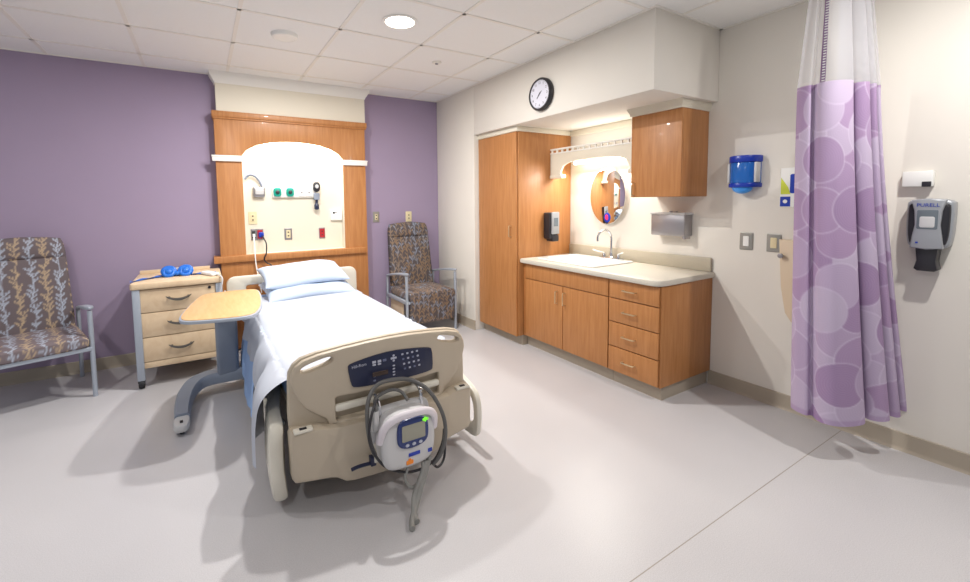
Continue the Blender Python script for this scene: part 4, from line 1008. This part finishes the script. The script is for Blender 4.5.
# ------------------------------------------------------------------ ceiling fittings
def downlight(x, y, label):
    t = Thing('ceiling_downlight', label, 'ceiling light', (x, y, H))
    b = B(); b.lathe([(.095, 0), (.097, .006), (.115, .006), (.118, 0), (.106, -.003), (.095, 0)], Matrix.Translation((x, y, H-.0065)), 40)
    t.part('trim_ring', b, 'white')
    b = B(); b.lathe([(.094, 0), (.06, -.008), (0, -.010), (0, .0)], Matrix.Translation((x, y, H-.002)), 40); t.part('diffuser', b, 'lamp')
downlight(-1.271, -1.875, 'round recessed downlight glowing in a ceiling tile over the foot of the bed')
sp = Thing('ceiling_disc_light', 'flat white round fixture on the ceiling in front of the headwall', 'ceiling light', (-1.885, -1.285, H-.03))
X_ = Matrix.Translation((-1.885, -1.285, H-.0005))
b = B(); b.lathe([(.070, -.026), (.082, -.022), (.090, 0), (.068, 0), (.068, -.022), (.070, -.026)], X_, 40); sp.part('rim', b, 'white')
b = B(); b.lathe([(0, -.024), (.071, -.024), (.071, -.016), (0, -.016)], X_, 40); sp.part('lens', b, 'white')
sr = Thing('sprinkler_head', 'small concealed sprinkler cap in a ceiling tile near the right wall', 'sprinkler', (-.68, -1.278, H-.02))
b = B(); b.lathe([(0, -.012), (.036, -.012), (.040, -.008), (.040, 0), (0, 0)], Matrix.Translation((-.68, -1.278, H-.0005)), 24); sr.part('cover_plate', b, 'tbar')
b = B(); b.lathe([(0, -.020), (.012, -.020), (.014, -.012), (0, -.012)], Matrix.Translation((-.68, -1.278, H-.0005)), 16); sr.part('cap', b, 'steel')

# ------------------------------------------------------------------ lights
def area(name, loc, sx, sy, power, colr, direction=(0, 0, -1), disk=False, spread=180):
    l = bpy.data.lights.new(name, 'AREA'); l.shape = 'DISK' if disk else 'RECTANGLE'; l.size = sx
    if not disk: l.size_y = sy
    l.energy = power; l.color = colr; l.spread = math.radians(spread)
    o = bpy.data.objects.new(name, l); COL.objects.link(o); o.location = loc
    o.rotation_euler = Vector(direction).to_track_quat('-Z', 'Y').to_euler(); return o
WARM = (1, .975, .94)
area('lamp_bed_downlight', (-1.271, -1.875, H-.016), .08, 0, 58, WARM, disk=True)
area('lamp_headboard_disc', (-1.885, -1.285, H-.029), .10, 0, 44, WARM, disk=True)
area('lamp_curtain_downlight', (-.051, -4.315, H-.016), .075, 0, 36, WARM, disk=True)
area('lamp_entry_downlight', (-3.101, -4.315, H-.016), .085, 0, 22, WARM, disk=True)
area('lamp_left_downlight', (-3.711, -1.875, H-.016), .10, 0, 24, WARM, disk=True)
area('lamp_vanity', (.60, -1.915, 1.70), .66, .15, 15, (1, .96, .89), (-.55, 0, -1))
area('lamp_vanity_uplight', (.62, -1.915, 1.825), .80, .08, 2.2, (1, .96, .89), (-.25, 0, 1))
area('lamp_headwall', (-1.63, -.058, 2.01), .80, .05, 18, (1, .98, .95), (0, -.05, -1))
w = bpy.data.worlds.new('world'); SC.world = w; w.use_nodes = True
bg = w.node_tree.nodes['Background']; bg.inputs[0].default_value = (.90, .93, 1, 1); bg.inputs[1].default_value = .55

# ------------------------------------------------------------------ camera
f, cx, cy, yaw, pitch, roll = 426.676, 457.1622, 232.5046, .5389, -.0726, -.0126
Fv = Vector((math.sin(yaw)*math.cos(pitch), math.cos(yaw)*math.cos(pitch), math.sin(pitch)))
rr = Vector((math.cos(yaw), -math.sin(yaw), 0)); uu = rr.cross(Fv)
Rv = rr*math.cos(roll)+uu*math.sin(roll); Uv = -rr*math.sin(roll)+uu*math.cos(roll)
cd = bpy.data.cameras.new('camera'); cam = bpy.data.objects.new('camera', cd); COL.objects.link(cam)
cd.sensor_fit = 'HORIZONTAL'; cd.sensor_width = 36; cd.lens = f/970*36
cd.shift_x = (485-cx)/970; cd.shift_y = -(291-cy)/970; cd.clip_start = .05
cam.matrix_world = Matrix(((Rv.x, Uv.x, -Fv.x, -2.4414), (Rv.y, Uv.y, -Fv.y, -4.5257), (Rv.z, Uv.z, -Fv.z, 1.3655), (0, 0, 0, 1)))
SC.camera = cam
SC.view_settings.view_transform = 'Standard'; SC.view_settings.look = 'None'; SC.view_settings.exposure = -.47
SC.cycles.use_denoising = True
SC.cycles.max_bounces = 8; SC.cycles.diffuse_bounces = 5; SC.cycles.sample_clamp_indirect = 4
